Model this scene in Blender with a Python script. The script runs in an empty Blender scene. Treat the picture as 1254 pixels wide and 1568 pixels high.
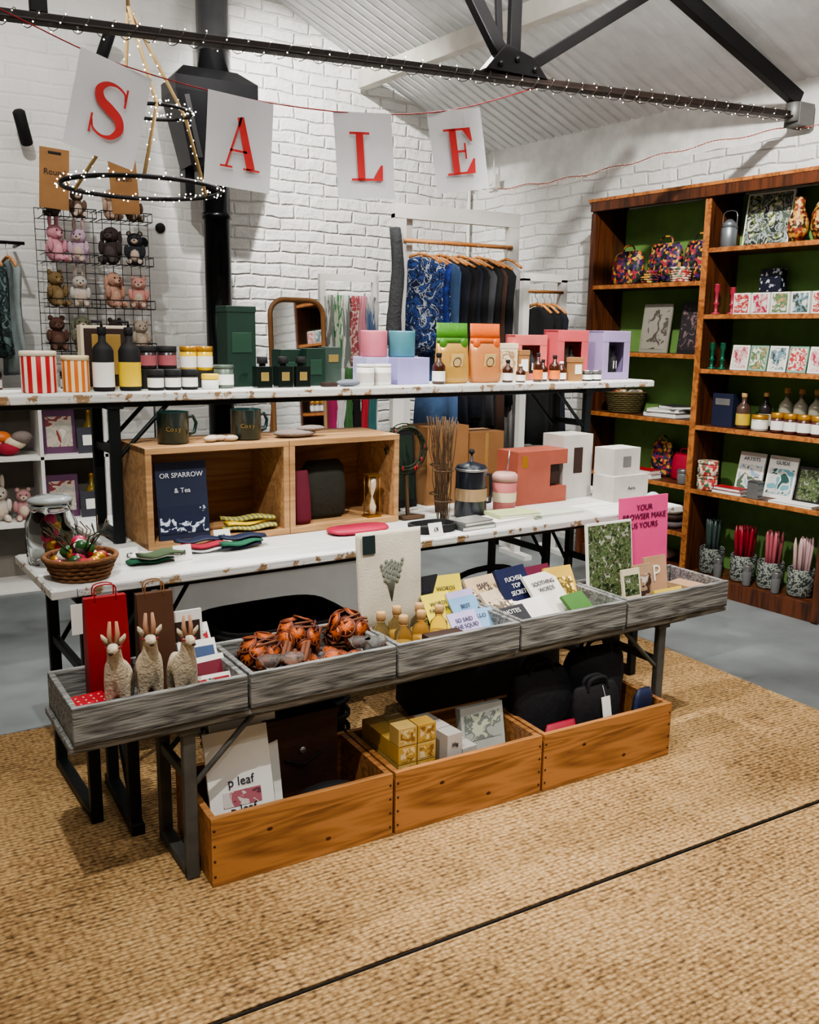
import bpy, bmesh, math, random
from mathutils import Vector, Matrix
random.seed(7)
pi=math.pi
# ------------------------------------------------------------------ materials
_M={}
def c3(c): return (c[0],c[1],c[2],1)
def srgb(r,g,b):
    f=lambda v:(v/255/12.92) if v/255<=.04045 else ((v/255+.055)/1.055)**2.4
    return (f(r),f(g),f(b))
def newmat(name):
    m=bpy.data.materials.new(name);m.use_nodes=True
    nt=m.node_tree;bs=nt.nodes["Principled BSDF"]
    return m,nt,bs
def N(nt,t,**k):
    n=nt.nodes.new(t)
    for a,b in k.items():
        if a in n.inputs: n.inputs[a].default_value=b
        else: setattr(n,a,b)
    return n
def ramp(nt,stops,interp='LINEAR'):
    n=nt.nodes.new('ShaderNodeValToRGB');cr=n.color_ramp;cr.interpolation=interp
    while len(cr.elements)<len(stops): cr.elements.new(.5)
    for e,(p,c) in zip(cr.elements,stops): e.position=p;e.color=c3(c)
    return n
def mat(name,rgb=(200,200,200),rough=.6,metal=0,var=.12,vs=9,bump=.0,bs=60,emit=0,trans=0,stretch=(1,1,1),coat=0,ior=None):
    if name in _M: return _M[name]
    m,nt,b=newmat(name);L=nt.links.new
    col=srgb(*rgb)
    b.inputs['Roughness'].default_value=rough;b.inputs['Metallic'].default_value=metal
    tc=N(nt,'ShaderNodeTexCoord');mp=N(nt,'ShaderNodeMapping');mp.inputs['Scale'].default_value=stretch
    L(tc.outputs['Object'],mp.inputs['Vector'])
    nz=N(nt,'ShaderNodeTexNoise',Scale=vs,Detail=4.0);L(mp.outputs[0],nz.inputs['Vector'])
    rp=ramp(nt,[(.3,[max(0,v*(1-var)) for v in col]),(.7,[min(1,v*(1+var)) for v in col])])
    L(nz.outputs['Fac'],rp.inputs[0]);L(rp.outputs[0],b.inputs['Base Color'])
    if bump:
        n2=N(nt,'ShaderNodeTexNoise',Scale=bs,Detail=3.0);L(mp.outputs[0],n2.inputs['Vector'])
        bp=N(nt,'ShaderNodeBump',Strength=bump,Distance=.01);L(n2.outputs['Fac'],bp.inputs['Height']);L(bp.outputs[0],b.inputs['Normal'])
    if emit:
        b.inputs['Emission Color'].default_value=c3(col);b.inputs['Emission Strength'].default_value=emit
    if trans: b.inputs['Transmission Weight'].default_value=trans
    if ior: b.inputs['IOR'].default_value=ior
    if coat: b.inputs['Coat Weight'].default_value=coat
    _M[name]=m;return m
def printm(name,cols,scale=30,rough=.5,stretch=(1,1,1),cells=False):
    if name in _M: return _M[name]
    m,nt,b=newmat(name);L=nt.links.new
    tc=N(nt,'ShaderNodeTexCoord');mp=N(nt,'ShaderNodeMapping');mp.inputs['Scale'].default_value=stretch
    mp.inputs['Location'].default_value=(len(name)*.37,scale*.11,.3)
    L(tc.outputs['Object'],mp.inputs['Vector']);n=len(cols)
    if cells:
        v=N(nt,'ShaderNodeTexVoronoi',Scale=scale);L(mp.outputs[0],v.inputs['Vector'])
        sp=N(nt,'ShaderNodeSeparateColor');L(v.outputs['Color'],sp.inputs[0]);src=sp.outputs[0]
        rp=ramp(nt,[(i/n,srgb(*c)) for i,c in enumerate(cols)],'CONSTANT')
    else:
        v=N(nt,'ShaderNodeTexNoise',Scale=scale*.7,Detail=3.0,Distortion=1.2);L(mp.outputs[0],v.inputs['Vector']);src=v.outputs['Fac']
        rp=ramp(nt,[(0 if i==0 else .34+.34*i/n,srgb(*c)) for i,c in enumerate(cols)],'CONSTANT')
    L(src,rp.inputs[0]);L(rp.outputs[0],b.inputs['Base Color']);b.inputs['Roughness'].default_value=rough
    _M[name]=m;return m
def stripem(name,cA,cB,scale=30,axis='X',rough=.5,radial=False,th=.5,dist=0.0):
    if name in _M: return _M[name]
    m,nt,b=newmat(name);L=nt.links.new
    tc=N(nt,'ShaderNodeTexCoord')
    if radial:
        sx=N(nt,'ShaderNodeSeparateXYZ');L(tc.outputs['Object'],sx.inputs[0])
        at=N(nt,'ShaderNodeMath',operation='ARCTAN2');L(sx.outputs[1],at.inputs[0]);L(sx.outputs[0],at.inputs[1])
        mu=N(nt,'ShaderNodeMath',operation='MULTIPLY');mu.inputs[1].default_value=scale;L(at.outputs[0],mu.inputs[0])
        sn=N(nt,'ShaderNodeMath',operation='SINE');L(mu.outputs[0],sn.inputs[0]);src=sn.outputs[0]
        rp=ramp(nt,[(0,srgb(*cA)),(.08,srgb(*cB))],'CONSTANT')
    else:
        w=N(nt,'ShaderNodeTexWave',Scale=scale,Distortion=dist);w.bands_direction=axis;L(tc.outputs['Object'],w.inputs['Vector']);src=w.outputs['Fac']
        rp=ramp(nt,[(0,srgb(*cA)),(th,srgb(*cB))],'CONSTANT')
    L(src,rp.inputs[0]);L(rp.outputs[0],b.inputs['Base Color']);b.inputs['Roughness'].default_value=rough
    _M[name]=m;return m
def woodm(name,cA,cB,rough=.55,scale=1.0,axis=0,bump=.25,wear=None,ring=6,lo=.35,hi=.95):
    if name in _M: return _M[name]
    m,nt,b=newmat(name);L=nt.links.new
    tc=N(nt,'ShaderNodeTexCoord');mp=N(nt,'ShaderNodeMapping')
    s=[9*scale]*3;s[axis]=.7*scale;mp.inputs['Scale'].default_value=s
    L(tc.outputs['Object'],mp.inputs['Vector'])
    n1=N(nt,'ShaderNodeTexNoise',Scale=1.3,Detail=3.0,Distortion=.6);L(mp.outputs[0],n1.inputs['Vector'])
    mu=N(nt,'ShaderNodeMath',operation='MULTIPLY');mu.inputs[1].default_value=ring;L(n1.outputs['Fac'],mu.inputs[0])
    fr=N(nt,'ShaderNodeMath',operation='PINGPONG');fr.inputs[1].default_value=.5;L(mu.outputs[0],fr.inputs[0])
    n2=N(nt,'ShaderNodeTexNoise',Scale=9.0,Detail=6.0);L(mp.outputs[0],n2.inputs['Vector'])
    ad=N(nt,'ShaderNodeMath',operation='ADD');L(fr.outputs[0],ad.inputs[0]);L(n2.outputs['Fac'],ad.inputs[1])
    rp=ramp(nt,[(lo,srgb(*cA)),(hi,srgb(*cB))]);L(ad.outputs[0],rp.inputs[0])
    out=rp.outputs[0]
    if wear:
        n3=N(nt,'ShaderNodeTexNoise',Scale=wear[1],Detail=8.0,Roughness=.7);L(tc.outputs['Object'],n3.inputs['Vector'])
        r3=ramp(nt,[(wear[2],(0,0,0)),(wear[2]+.03,(1,1,1))]);L(n3.outputs['Fac'],r3.inputs[0])
        mx=N(nt,'ShaderNodeMix',data_type='RGBA');L(r3.outputs[0],mx.inputs[0]);L(out,mx.inputs[6]);mx.inputs[7].default_value=c3(srgb(*wear[0]));out=mx.outputs[2]
    L(out,b.inputs['Base Color']);b.inputs['Roughness'].default_value=rough
    bp=N(nt,'ShaderNodeBump',Strength=bump,Distance=.004);L(n2.outputs['Fac'],bp.inputs['Height']);L(bp.outputs[0],b.inputs['Normal'])
    _M[name]=m;return m
def brickm(name,rgb,soft=1.0,smooth_until=None,dist=.026):
    m,nt,b=newmat(name);L=nt.links.new
    tc=N(nt,'ShaderNodeTexCoord');sx=N(nt,'ShaderNodeSeparateXYZ');L(tc.outputs['Object'],sx.inputs[0])
    cb=N(nt,'ShaderNodeCombineXYZ');L(sx.outputs[0],cb.inputs[0]);L(sx.outputs[2],cb.inputs[1])
    nd=N(nt,'ShaderNodeTexNoise',Scale=4.0,Detail=4.0);L(tc.outputs['Object'],nd.inputs['Vector'])
    ms=N(nt,'ShaderNodeVectorMath',operation='SCALE');ms.inputs['Scale'].default_value=.055;L(nd.outputs['Color'],ms.inputs[0])
    av=N(nt,'ShaderNodeVectorMath',operation='ADD');L(cb.outputs[0],av.inputs[0]);L(ms.outputs[0],av.inputs[1])
    br=N(nt,'ShaderNodeTexBrick');br.inputs['Scale'].default_value=1.0;br.inputs['Mortar Size'].default_value=.014
    br.inputs['Mortar Smooth'].default_value=1.0;br.inputs['Brick Width'].default_value=.235;br.inputs['Row Height'].default_value=.083
    br.inputs['Color1'].default_value=(.58,.58,.58,1);br.inputs['Color2'].default_value=(.40,.40,.40,1);br.inputs['Mortar'].default_value=(.08,.08,.08,1)
    L(av.outputs[0],br.inputs['Vector'])
    n2=N(nt,'ShaderNodeTexNoise',Scale=11.0,Detail=7.0,Roughness=.6);L(tc.outputs['Object'],n2.inputs['Vector'])
    mu=N(nt,'ShaderNodeMath',operation='MULTIPLY');mu.inputs[1].default_value=1.05;L(n2.outputs['Fac'],mu.inputs[0])
    fac=br.outputs['Color']
    if smooth_until is not None:
        gt=N(nt,'ShaderNodeMapRange');gt.inputs['From Min'].default_value=smooth_until-.15;gt.inputs['From Max'].default_value=smooth_until+.15
        gt.inputs['To Min'].default_value=.28;L(sx.outputs[0],gt.inputs['Value'])
        m2=N(nt,'ShaderNodeMath',operation='MULTIPLY');L(fac,m2.inputs[0]);L(gt.outputs[0],m2.inputs[1]);fac=m2.outputs[0]
        m3=N(nt,'ShaderNodeMath',operation='MULTIPLY');L(mu.outputs[0],m3.inputs[0]);L(gt.outputs[0],m3.inputs[1]);mu=m3
    ad=N(nt,'ShaderNodeMath',operation='ADD');L(fac,ad.inputs[0]);L(mu.outputs[0],ad.inputs[1])
    bp=N(nt,'ShaderNodeBump',Strength=soft,Distance=dist);L(ad.outputs[0],bp.inputs['Height']);L(bp.outputs[0],b.inputs['Normal'])
    col=srgb(*rgb);n3=N(nt,'ShaderNodeTexNoise',Scale=2.5,Detail=7.0);L(tc.outputs['Object'],n3.inputs['Vector'])
    rp=ramp(nt,[(.3,[v*.88 for v in col]),(.6,col)]);L(n3.outputs['Fac'],rp.inputs[0])
    L(rp.outputs[0],b.inputs['Base Color']);b.inputs['Roughness'].default_value=.7
    return m
def jutem():
    m,nt,b=newmat('jute_weave');L=nt.links.new
    tc=N(nt,'ShaderNodeTexCoord')
    nd=N(nt,'ShaderNodeTexNoise',Scale=3.0,Detail=2.0);L(tc.outputs['Object'],nd.inputs['Vector'])
    ms=N(nt,'ShaderNodeVectorMath',operation='SCALE');ms.inputs['Scale'].default_value=.02;L(nd.outputs['Color'],ms.inputs[0])
    av=N(nt,'ShaderNodeVectorMath',operation='ADD');L(tc.outputs['Object'],av.inputs[0]);L(ms.outputs[0],av.inputs[1])
    mp=N(nt,'ShaderNodeMapping');mp.inputs['Scale'].default_value=(.6,1,1);L(av.outputs[0],mp.inputs['Vector'])
    vo=N(nt,'ShaderNodeTexVoronoi',Scale=96.0);vo.inputs['Randomness'].default_value=.7;L(mp.outputs[0],vo.inputs['Vector'])
    wv=N(nt,'ShaderNodeTexWave',Scale=19.0,Distortion=.8,Detail=1.0);wv.bands_direction='Y';L(av.outputs[0],wv.inputs['Vector'])
    n2=N(nt,'ShaderNodeTexNoise',Scale=85.0,Detail=5.0,Roughness=.65);L(mp.outputs[0],n2.inputs['Vector'])
    n3=N(nt,'ShaderNodeTexNoise',Scale=1.8,Detail=7.0,Roughness=.7);L(tc.outputs['Object'],n3.inputs['Vector'])
    def mth(op,a,bv):
        n=N(nt,'ShaderNodeMath',operation=op)
        for i,v in enumerate((a,bv)):
            if isinstance(v,float): n.inputs[i].default_value=v
            else: L(v,n.inputs[i])
        return n.outputs[0]
    h=mth('ADD',mth('MULTIPLY',vo.outputs['Distance'],-.55),mth('MULTIPLY',wv.outputs['Fac'],.18))
    h=mth('ADD',h,mth('MULTIPLY',n2.outputs['Fac'],.65))
    h2=mth('ADD',h,mth('MULTIPLY',n3.outputs['Fac'],.6))
    rp=ramp(nt,[(.12,srgb(84,62,38)),(.33,srgb(148,114,72)),(.56,srgb(188,153,104)),(.83,srgb(216,186,138))]);L(h2,rp.inputs[0])
    L(rp.outputs[0],b.inputs['Base Color']);b.inputs['Roughness'].default_value=.9
    bp=N(nt,'ShaderNodeBump',Strength=.9,Distance=.009);L(h,bp.inputs['Height']);L(bp.outputs[0],b.inputs['Normal'])
    return m
# ------------------------------------------------------------------ builder
def TR(x=0,y=0,z=0,rx=0,ry=0,rz=0,s=1):
    return Matrix.Translation((x,y,z))@Matrix.Rotation(rz,4,'Z')@Matrix.Rotation(ry,4,'Y')@Matrix.Rotation(rx,4,'X')@Matrix.Scale(s,4)
I4=Matrix.Identity(4)
class B:
    def __init__(s,name,loc=(0,0,0),rot=0,rx=0,ry=0):
        s.name=name;s.bm=bmesh.new();s.mats=[];s.M=TR(loc[0],loc[1],loc[2],rx,ry,rot);s.X=I4
    def mi(s,m):
        if m not in s.mats: s.mats.append(m)
        return s.mats.index(m)
    def raw(s,vs,fs,m,smooth=False,M=None):
        T=s.X if M is None else s.X@M
        bv=[s.bm.verts.new(T@Vector(v)) for v in vs];k=s.mi(m)
        for f in fs:
            try:
                fc=s.bm.faces.new([bv[i] for i in f]);fc.material_index=k;fc.smooth=smooth
            except ValueError: pass
        return s
    def box(s,c,d,m,rz=0,rx=0,ry=0,taper=1.0):
        x,y,z=d[0]/2,d[1]/2,d[2]/2;t=taper
        vs=[(-x,-y,-z),(x,-y,-z),(x,y,-z),(-x,y,-z),(-x*t,-y*t,z),(x*t,-y*t,z),(x*t,y*t,z),(-x*t,y*t,z)]
        fs=[(0,3,2,1),(4,5,6,7),(0,1,5,4),(1,2,6,5),(2,3,7,6),(3,0,4,7)]
        return s.raw(vs,fs,m,False,TR(c[0],c[1],c[2],rx,ry,rz))
    def loft(s,secs,m,cap=True,smooth=True,M=None,closed=True):
        n=len(secs[0]);vs=[p for q in secs for p in q];fs=[]
        for i in range(len(secs)-1):
            for j in range(n if closed else n-1):
                a=i*n+j;b=i*n+(j+1)%n;fs.append((a,b,b+n,a+n))
        if cap and closed: fs.append(tuple(reversed(range(n))));fs.append(tuple(range((len(secs)-1)*n,len(secs)*n)))
        return s.raw(vs,fs,m,smooth,M)
    def lathe(s,prof,m,c=(0,0,0),seg=20,M=None,smooth=True,cap=True):
        secs=[[(c[0]+r*math.cos(2*pi*j/seg),c[1]+r*math.sin(2*pi*j/seg),c[2]+z) for j in range(seg)] for r,z in prof]
        return s.loft(secs,m,cap,smooth,M)
    def cyl(s,c,r,h,m,seg=20,M=None,r2=None):
        r2=r if r2 is None else r2;e=min(r,h)*.06
        return s.lathe([(r-e,0),(r,e),(r2,h-e),(r2-e,h)],m,c,seg,M)
    def ell(s,c,r,m,M=None,seg=14,rings=9):
        if isinstance(r,(int,float)): r=(r,r,r)
        secs=[]
        for i in range(rings+1):
            a=-pi/2+pi*i/rings;k=max(math.cos(a),.02)
            secs.append([(c[0]+r[0]*k*math.cos(2*pi*j/seg),c[1]+r[1]*k*math.sin(2*pi*j/seg),c[2]+r[2]*math.sin(a)) for j in range(seg)])
        return s.loft(secs,m,True,True,M)
    def tube(s,pts,r,m,seg=8,closed=False,flat=1.0):
        P=[Vector(p) for p in pts];n=len(P);secs=[];nr=None
        rr=r if isinstance(r,(list,tuple)) else [r]*n
        for i in range(n):
            if closed: t=(P[(i+1)%n]-P[i-1])
            else: t=P[min(i+1,n-1)]-P[max(i-1,0)]
            t.normalize()
            if nr is None:
                up=Vector((0,0,1)) if abs(t.z)<.9 else Vector((0,1,0));nr=up.cross(t).normalized()
            else:
                nr=(nr-t*nr.dot(t))
                if nr.length<1e-5: nr=Vector((1,0,0)).cross(t)
                nr.normalize()
            bn=t.cross(nr)
            secs.append([tuple(P[i]+nr*(rr[i]*math.cos(2*pi*j/seg))+bn*(rr[i]*flat*math.sin(2*pi*j/seg))) for j in range(seg)])
        if closed: secs.append(secs[0])
        return s.loft(secs,m,not closed,True)
    def ring(s,c,R,r,m,seg=28,M=None):
        old=s.X
        if M is not None: s.X=s.X@M
        s.tube([(c[0]+R*math.cos(2*pi*i/seg),c[1]+R*math.sin(2*pi*i/seg),c[2]) for i in range(seg)],r,m,6,True)
        s.X=old;return s
    def prism(s,poly,y0,y1,m,M=None):
        n=len(poly);vs=[(p[0],y0,p[1]) for p in poly]+[(p[0],y1,p[1]) for p in poly]
        fs=[tuple(range(n)),tuple(reversed(range(n,2*n)))]+[(i,i+n,(i+1)%n+n,(i+1)%n) for i in range(n)]
        return s.raw(vs,fs,m,False,M)
    def text(s,t,size,m,M,depth=.0005,align='CENTER',bold=0):
        cu=bpy.data.curves.new('t','FONT');cu.body=t;cu.size=size;cu.extrude=depth;cu.align_x=align;cu.offset=bold;cu.resolution_u=3
        o=bpy.data.objects.new('t',cu);bpy.context.scene.collection.objects.link(o)
        dg=bpy.context.evaluated_depsgraph_get();me=o.evaluated_get(dg).to_mesh()
        s.raw([tuple(v.co) for v in me.vertices],[tuple(p.vertices) for p in me.polygons],m,False,M@Matrix.Rotation(pi/2,4,'X'))
        o.evaluated_get(dg).to_mesh_clear();bpy.data.objects.remove(o);bpy.data.curves.remove(cu);return s
    def skin(s,vs,es,rad,m,sub=1,M=I4):
        me=bpy.data.meshes.new('k');me.from_pydata(vs,es,[]);o=bpy.data.objects.new('k',me);bpy.context.scene.collection.objects.link(o)
        o.modifiers.new('s','SKIN')
        for i,r in enumerate(rad):
            r=(r,r) if isinstance(r,(int,float)) else r
            me.skin_vertices[0].data[i].radius=r
        me.skin_vertices[0].data[0].use_root=True
        sb=o.modifiers.new('b','SUBSURF');sb.levels=sub
        dg=bpy.context.evaluated_depsgraph_get();e=o.evaluated_get(dg).to_mesh()
        s.raw([tuple(v.co) for v in e.vertices],[tuple(p.vertices) for p in e.polygons],m,True,M)
        o.evaluated_get(dg).to_mesh_clear();bpy.data.objects.remove(o);bpy.data.meshes.remove(me);return s
    def done(s,bevel=0,seg=2,recalc=True):
        me=bpy.data.meshes.new(s.name)
        if recalc: bmesh.ops.recalc_face_normals(s.bm,faces=s.bm.faces)
        s.bm.to_mesh(me);s.bm.free()
        for m in s.mats: me.materials.append(m)
        o=bpy.data.objects.new(s.name,me);bpy.context.scene.collection.objects.link(o);o.matrix_world=s.M
        if bevel:
            bv=o.modifiers.new('bev','BEVEL');bv.width=bevel;bv.segments=seg;bv.limit_method='ANGLE';bv.angle_limit=.9
        return o
def sec(cx,cy,z,rx,ry,n=16,pw=1.0,amp=0,fr=3,ph=0):
    o=[]
    for j in range(n):
        a=2*pi*j/n;ca,sa=math.cos(a),math.sin(a)
        k=1+amp*math.sin(fr*a+ph)
        o.append((cx+rx*k*math.copysign(abs(ca)**pw,ca),cy+ry*k*math.copysign(abs(sa)**pw,sa),z))
    return o
def catm(P,n=8):
    out=[];P=[Vector(q) for q in P];P=[P[0]*2-P[1]]+P+[P[-1]*2-P[-2]]
    for i in range(1,len(P)-2):
        for k in range(n):
            t=k/n;a,b_,c,d=P[i-1:i+3]
            out.append(.5*((2*b_)+(c-a)*t+(2*a-5*b_+4*c-d)*t*t+(-a+3*b_-3*c+d)*t**3))
    out.append(P[-2]);return out
# ------------------------------------------------------------------ common mats
white=mat('white_paint',(218,216,211),.6,var=.04)
paper=mat('paper_white',(228,226,219),.7,var=.03)
cream=mat('cream_card',(214,200,172),.7,var=.05)
black=mat('black_metal',(20,19,20),.4,.3,var=.2)
blackm=mat('black_matte',(16,16,18),.75,var=.2)
navy=mat('navy',(24,32,58),.6)
red=mat('red',(160,22,34),.55)
pink=mat('hot_pink',(236,84,144),.55,var=.04)
lilac=mat('lilac',(156,150,200),.6)
teal=mat('teal',(74,128,140),.5)
blush=mat('blush_pink',(200,112,126),.5)
green=mat('bottle_green',(16,44,33),.5)
amber=mat('amber_glass',(58,26,12),.15,coat=.5)
brownbox=mat('kraft',(144,104,64),.8,bump=.1)
darkbrown=mat('dark_brown',(50,30,22),.7)
yellow=mat('yellow',(222,188,50),.5)
orange=mat('orange',(214,116,50),.5)
gold=mat('gold',(190,140,56),.3,.6)
steel=mat('steel',(170,170,172),.3,.9)
glass=mat('clear_glass',(245,248,248),.03,trans=1.0,var=0,ior=1.12)
mirror=mat('mirror_glass',(220,224,226),.03,1,var=0)
ply=woodm('plywood',(138,102,66),(180,140,96),.6,.9,0,.1)
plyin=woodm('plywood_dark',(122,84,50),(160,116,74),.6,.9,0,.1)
pine=woodm('pine_orange',(118,76,42),(178,124,74),.5,.8,0,.15,ring=9)
greyw=woodm('grey_weathered_wood',(58,58,57),(136,136,132),.8,2.0,0,1.0,ring=7)
toppaint=woodm('worn_white_tabletop',(196,197,193),(210,210,205),.45,.8,0,.1,wear=((128,92,60),8.0,.735))
edgewood=woodm('worn_table_edge',(88,62,40),(150,122,88),.6,1.5,0,.5,wear=((196,196,192),12.0,.44))
bookw=woodm('bookcase_wood',(40,22,14),(96,52,28),.45,.7,2,.15)
bookedge=woodm('bookcase_shelf_edge',(112,64,32),(182,116,62),.45,.7,1,.15)
frame_grey=mat('grey_painted_steel',(80,80,76),.6,.1,var=.25,vs=14,bump=.15)
framegreen=mat('dark_green_steel',(24,30,32),.45,.4,var=.2)
wood_light=woodm('hanger_wood',(160,100,50),(200,140,84),.5)
flo=printm('floral_print',[(150,40,60),(200,160,70),(40,60,40),(60,44,96),(190,110,54),(24,24,34),(24,24,34)],55,cells=True)
flod=printm('dark_floral',[(26,24,30),(170,50,60),(26,24,30),(200,150,60),(50,70,50),(80,44,110)],65,cells=True)
flo2=printm('blossom_print',[(210,180,150),(180,60,60),(70,110,80),(230,220,200)],65,cells=True)
pdark=mat('print_dark',(44,42,60),.6)
# ------------------------------------------------------------------ camera
F=1400.0;H=1.5;p=math.atan(274/1400);rl=.015;hd=math.radians(60)
fw0=Vector((math.cos(hd),math.sin(hd),0));R0=Vector((math.sin(hd),-math.cos(hd),0));Zv=Vector((0,0,1))
fw=(fw0*math.cos(p)-Zv*math.sin(p));U0=fw0*math.sin(p)+Zv*math.cos(p)
r_=(R0+U0*rl).normalized();u_=(U0-R0*rl).normalized()
cam=bpy.data.cameras.new('camera');co=bpy.data.objects.new('camera',cam);bpy.context.scene.collection.objects.link(co)
mw=Matrix.Identity(4)
for i in range(3): mw[i][0]=r_[i];mw[i][1]=u_[i];mw[i][2]=-fw[i]
mw[2][3]=H;co.matrix_world=mw;cam.sensor_fit='HORIZONTAL';cam.sensor_width=36;cam.lens=F/1254*36;cam.clip_start=.05
bpy.context.scene.camera=co
# ------------------------------------------------------------------ room
def Xw(Y): return 4.26+(6.44-Y)*.0875
RX,RZ=.6,4.62
conc=mat('painted_concrete',(116,121,122),.4,var=.3,vs=2.6,bump=.12,bs=9)
b=B('floor');b.box((.85,2.0,-.05),(9.4,10,.1),conc);b.done()
a=math.atan(.05);ln=math.hypot(7.9,.395)
b=B('wall_back',(-3.5,6.06,0),a)
def gz(X):
    return RZ-(X-RX)*(RZ-2.94)/(4.26-RX) if X>RX else RZ-(RX-X)*(RZ-2.9)/4.0
pl=[(0,0),(ln,0),(ln,gz(4.4)+.1),((RX+3.5)*1.001,RZ+.1),(0,gz(-3.5)+.1)]
b.prism(pl,0,.2,brickm('whitewashed_brick_back',(232,231,227),1.0,smooth_until=5.6));b.done()
ang=math.atan2(-1,.0875)
b=B('wall_right',(Xw(6.6),6.6,0),ang)
L=9.2
rb=brickm('whitewashed_brick_right',(230,229,225),.85)
b.prism([(0,0),(L,0),(L,2.6),(0,2.6)],0,.2,rb)
b.prism([(0,2.6),(L,2.6),(L,3.1),(0,3.1)],.07,.25,mat('upper_plaster',(226,226,223),.8,bump=.15,bs=12))
b.done()
b=B('wall_left');b.box((-3.5,2,1.6),(.1,10,3.2),white);b.done()
b=B('wall_front');b.prism([(-3.5,0),(5.2,0),(5.2,2.9),(RX,RZ+.05),(-3.5,2.95)],-2.7,-2.6,white);b.done()
b=B('ceiling');rm=mat('white_metal_roof',(214,215,215),.5,.0,var=.08)
per=.09;y=6.65;pts=[]
while y>-2.75:
    pts+= [(y,0),(y-.055,0),(y-.065,.011),(y-.08,.011)];y-=per
e=[(Xw(Y)+.12,Y,2.94-.055+h) for Y,h in pts];m_=[(RX,Y,RZ+h) for Y,h in pts];l_=[(-3.6,Y,2.86+h) for Y,h in pts]
b.loft([e,m_,l_],rm,False,False,closed=False);b.done(recalc=False)
purl=mat('purlin_paint',(200,196,186),.6,var=.2,vs=4)
for X0,z0 in ((3.22,3.29),(1.9,3.9)):
    b=B('roof_purlin')
    P0=Vector((X0,6.35,z0));P1=Vector((X0+.78,-2.5,z0-.03 if X0>3 else z0-.1));d=P1-P0
    b.box((0,0,0),(.08,d.length,.12),purl)
    o=b.done(.006);o.matrix_world=Matrix.Translation((P0+P1)/2)@d.to_track_quat('Y','Z').to_matrix().to_4x4()
bA=Vector((4.50,3.58,2.70));bB=Vector((-3.4,3.90,2.46))
def beam(X): t=(X-bA.x)/(bB.x-bA.x);return bA+(bB-bA)*t
b=B('roof_truss')
def bar(p,q,w,h,m=black):
    p=Vector(p);q=Vector(q);d=q-p;T=Matrix.Translation((p+q)/2)@d.to_track_quat('X','Z').to_matrix().to_4x4()
    l=d.length/2
    vs=[(x,y,z) for x in(-l,l) for y in(-w/2,w/2) for z in(-h/2,h/2)]
    b.raw(vs,[(0,1,3,2),(4,6,7,5),(0,4,5,1),(2,3,7,6),(0,2,6,4),(1,5,7,3)],m,False,T)
trm=mat('truss_black_brown',(34,24,20),.5,.2,var=.5,vs=14)
bar(bA,bB,.035,.035,trm);bar(bA+Vector((0,.0,-.012)),bB+Vector((0,.0,-.012)),.06,.01,trm)
n0=beam(2.62)
def at(X,z): q=beam(X);return (X,q.y,z)
bar(at(4.48,2.78),at(.6,4.42),.05,.08);bar(at(-3.3,2.75),at(.6,4.42),.05,.08)
bar(at(2.62,2.68),at(2.62,3.55),.03,.06);bar(at(2.55,2.7),at(2.48,3.55),.02,.03)
bar(at(2.58,2.70),at(1.75,3.85),.05,.06);bar(at(2.68,2.69),at(3.42,3.15),.04,.05)
bar(at(.6,2.6),at(.6,4.42),.03,.06)
b.prism([(2.45,2.66),(2.80,2.66),(2.72,2.74),(2.56,2.78)],n0.y-.03,n0.y+.03,black)
for X,z in ((2.53,2.69),(2.62,2.72),(2.72,2.69)): b.ell((X,n0.y-.035,z),(.014,.01,.014),black,seg=8,rings=5)
b.cyl((4.46,3.58,2.66),.05,.1,mat('bearing_steel',(110,110,108),.5,.5));b.box((4.50,3.58,2.70),(.12,.1,.12),mat('bearing_steel'))
b.done(.003)
bulb=mat('fairy_bulb_glow',(255,246,228),.5,var=0,emit=7)
wire=mat('fairy_wire',(60,50,36),.6);redw=mat('red_string',(150,30,36),.7)
def octa(b,c,r,m):
    x,y,z=c;b.raw([(x+r,y,z),(x-r,y,z),(x,y+r,z),(x,y-r,z),(x,y,z+r),(x,y,z-r)],[(0,2,4),(2,1,4),(1,3,4),(3,0,4),(2,0,5),(1,2,5),(3,1,5),(0,3,5)],m,True)
b=B('beam_fairy_lights');wp=[]
for i in range(700):
    X=4.4-i*.0075;q=beam(X);an=i*.55
    pt=(X,q.y+.040*math.cos(an),q.z+.030*math.sin(an)-.004);wp.append(pt)
    if i%3==0: octa(b,(pt[0],pt[1]+random.uniform(-.008,.008),pt[2]+random.uniform(-.008,.008)),.0032,bulb)
b.tube(wp,.0016,wire,4)
b.done()
b=B('wall_fairy_lights');pts=[]
for i in range(220):
    Y=6.3-i*.023;z=2.62+.008*math.sin(i*.35)-.03*math.sin(i*.045);pt=(Xw(Y)-.012,Y,z);pts.append(pt)
    octa(b,(pt[0],pt[1],pt[2]+random.uniform(-.01,.01)),.003,mat('fairy_bulb_warm',(255,190,160),.5,var=0,emit=2.5))
b.tube(pts,.003,mat('pinkish_wire',(170,100,90),.7),4);b.done()
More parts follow.
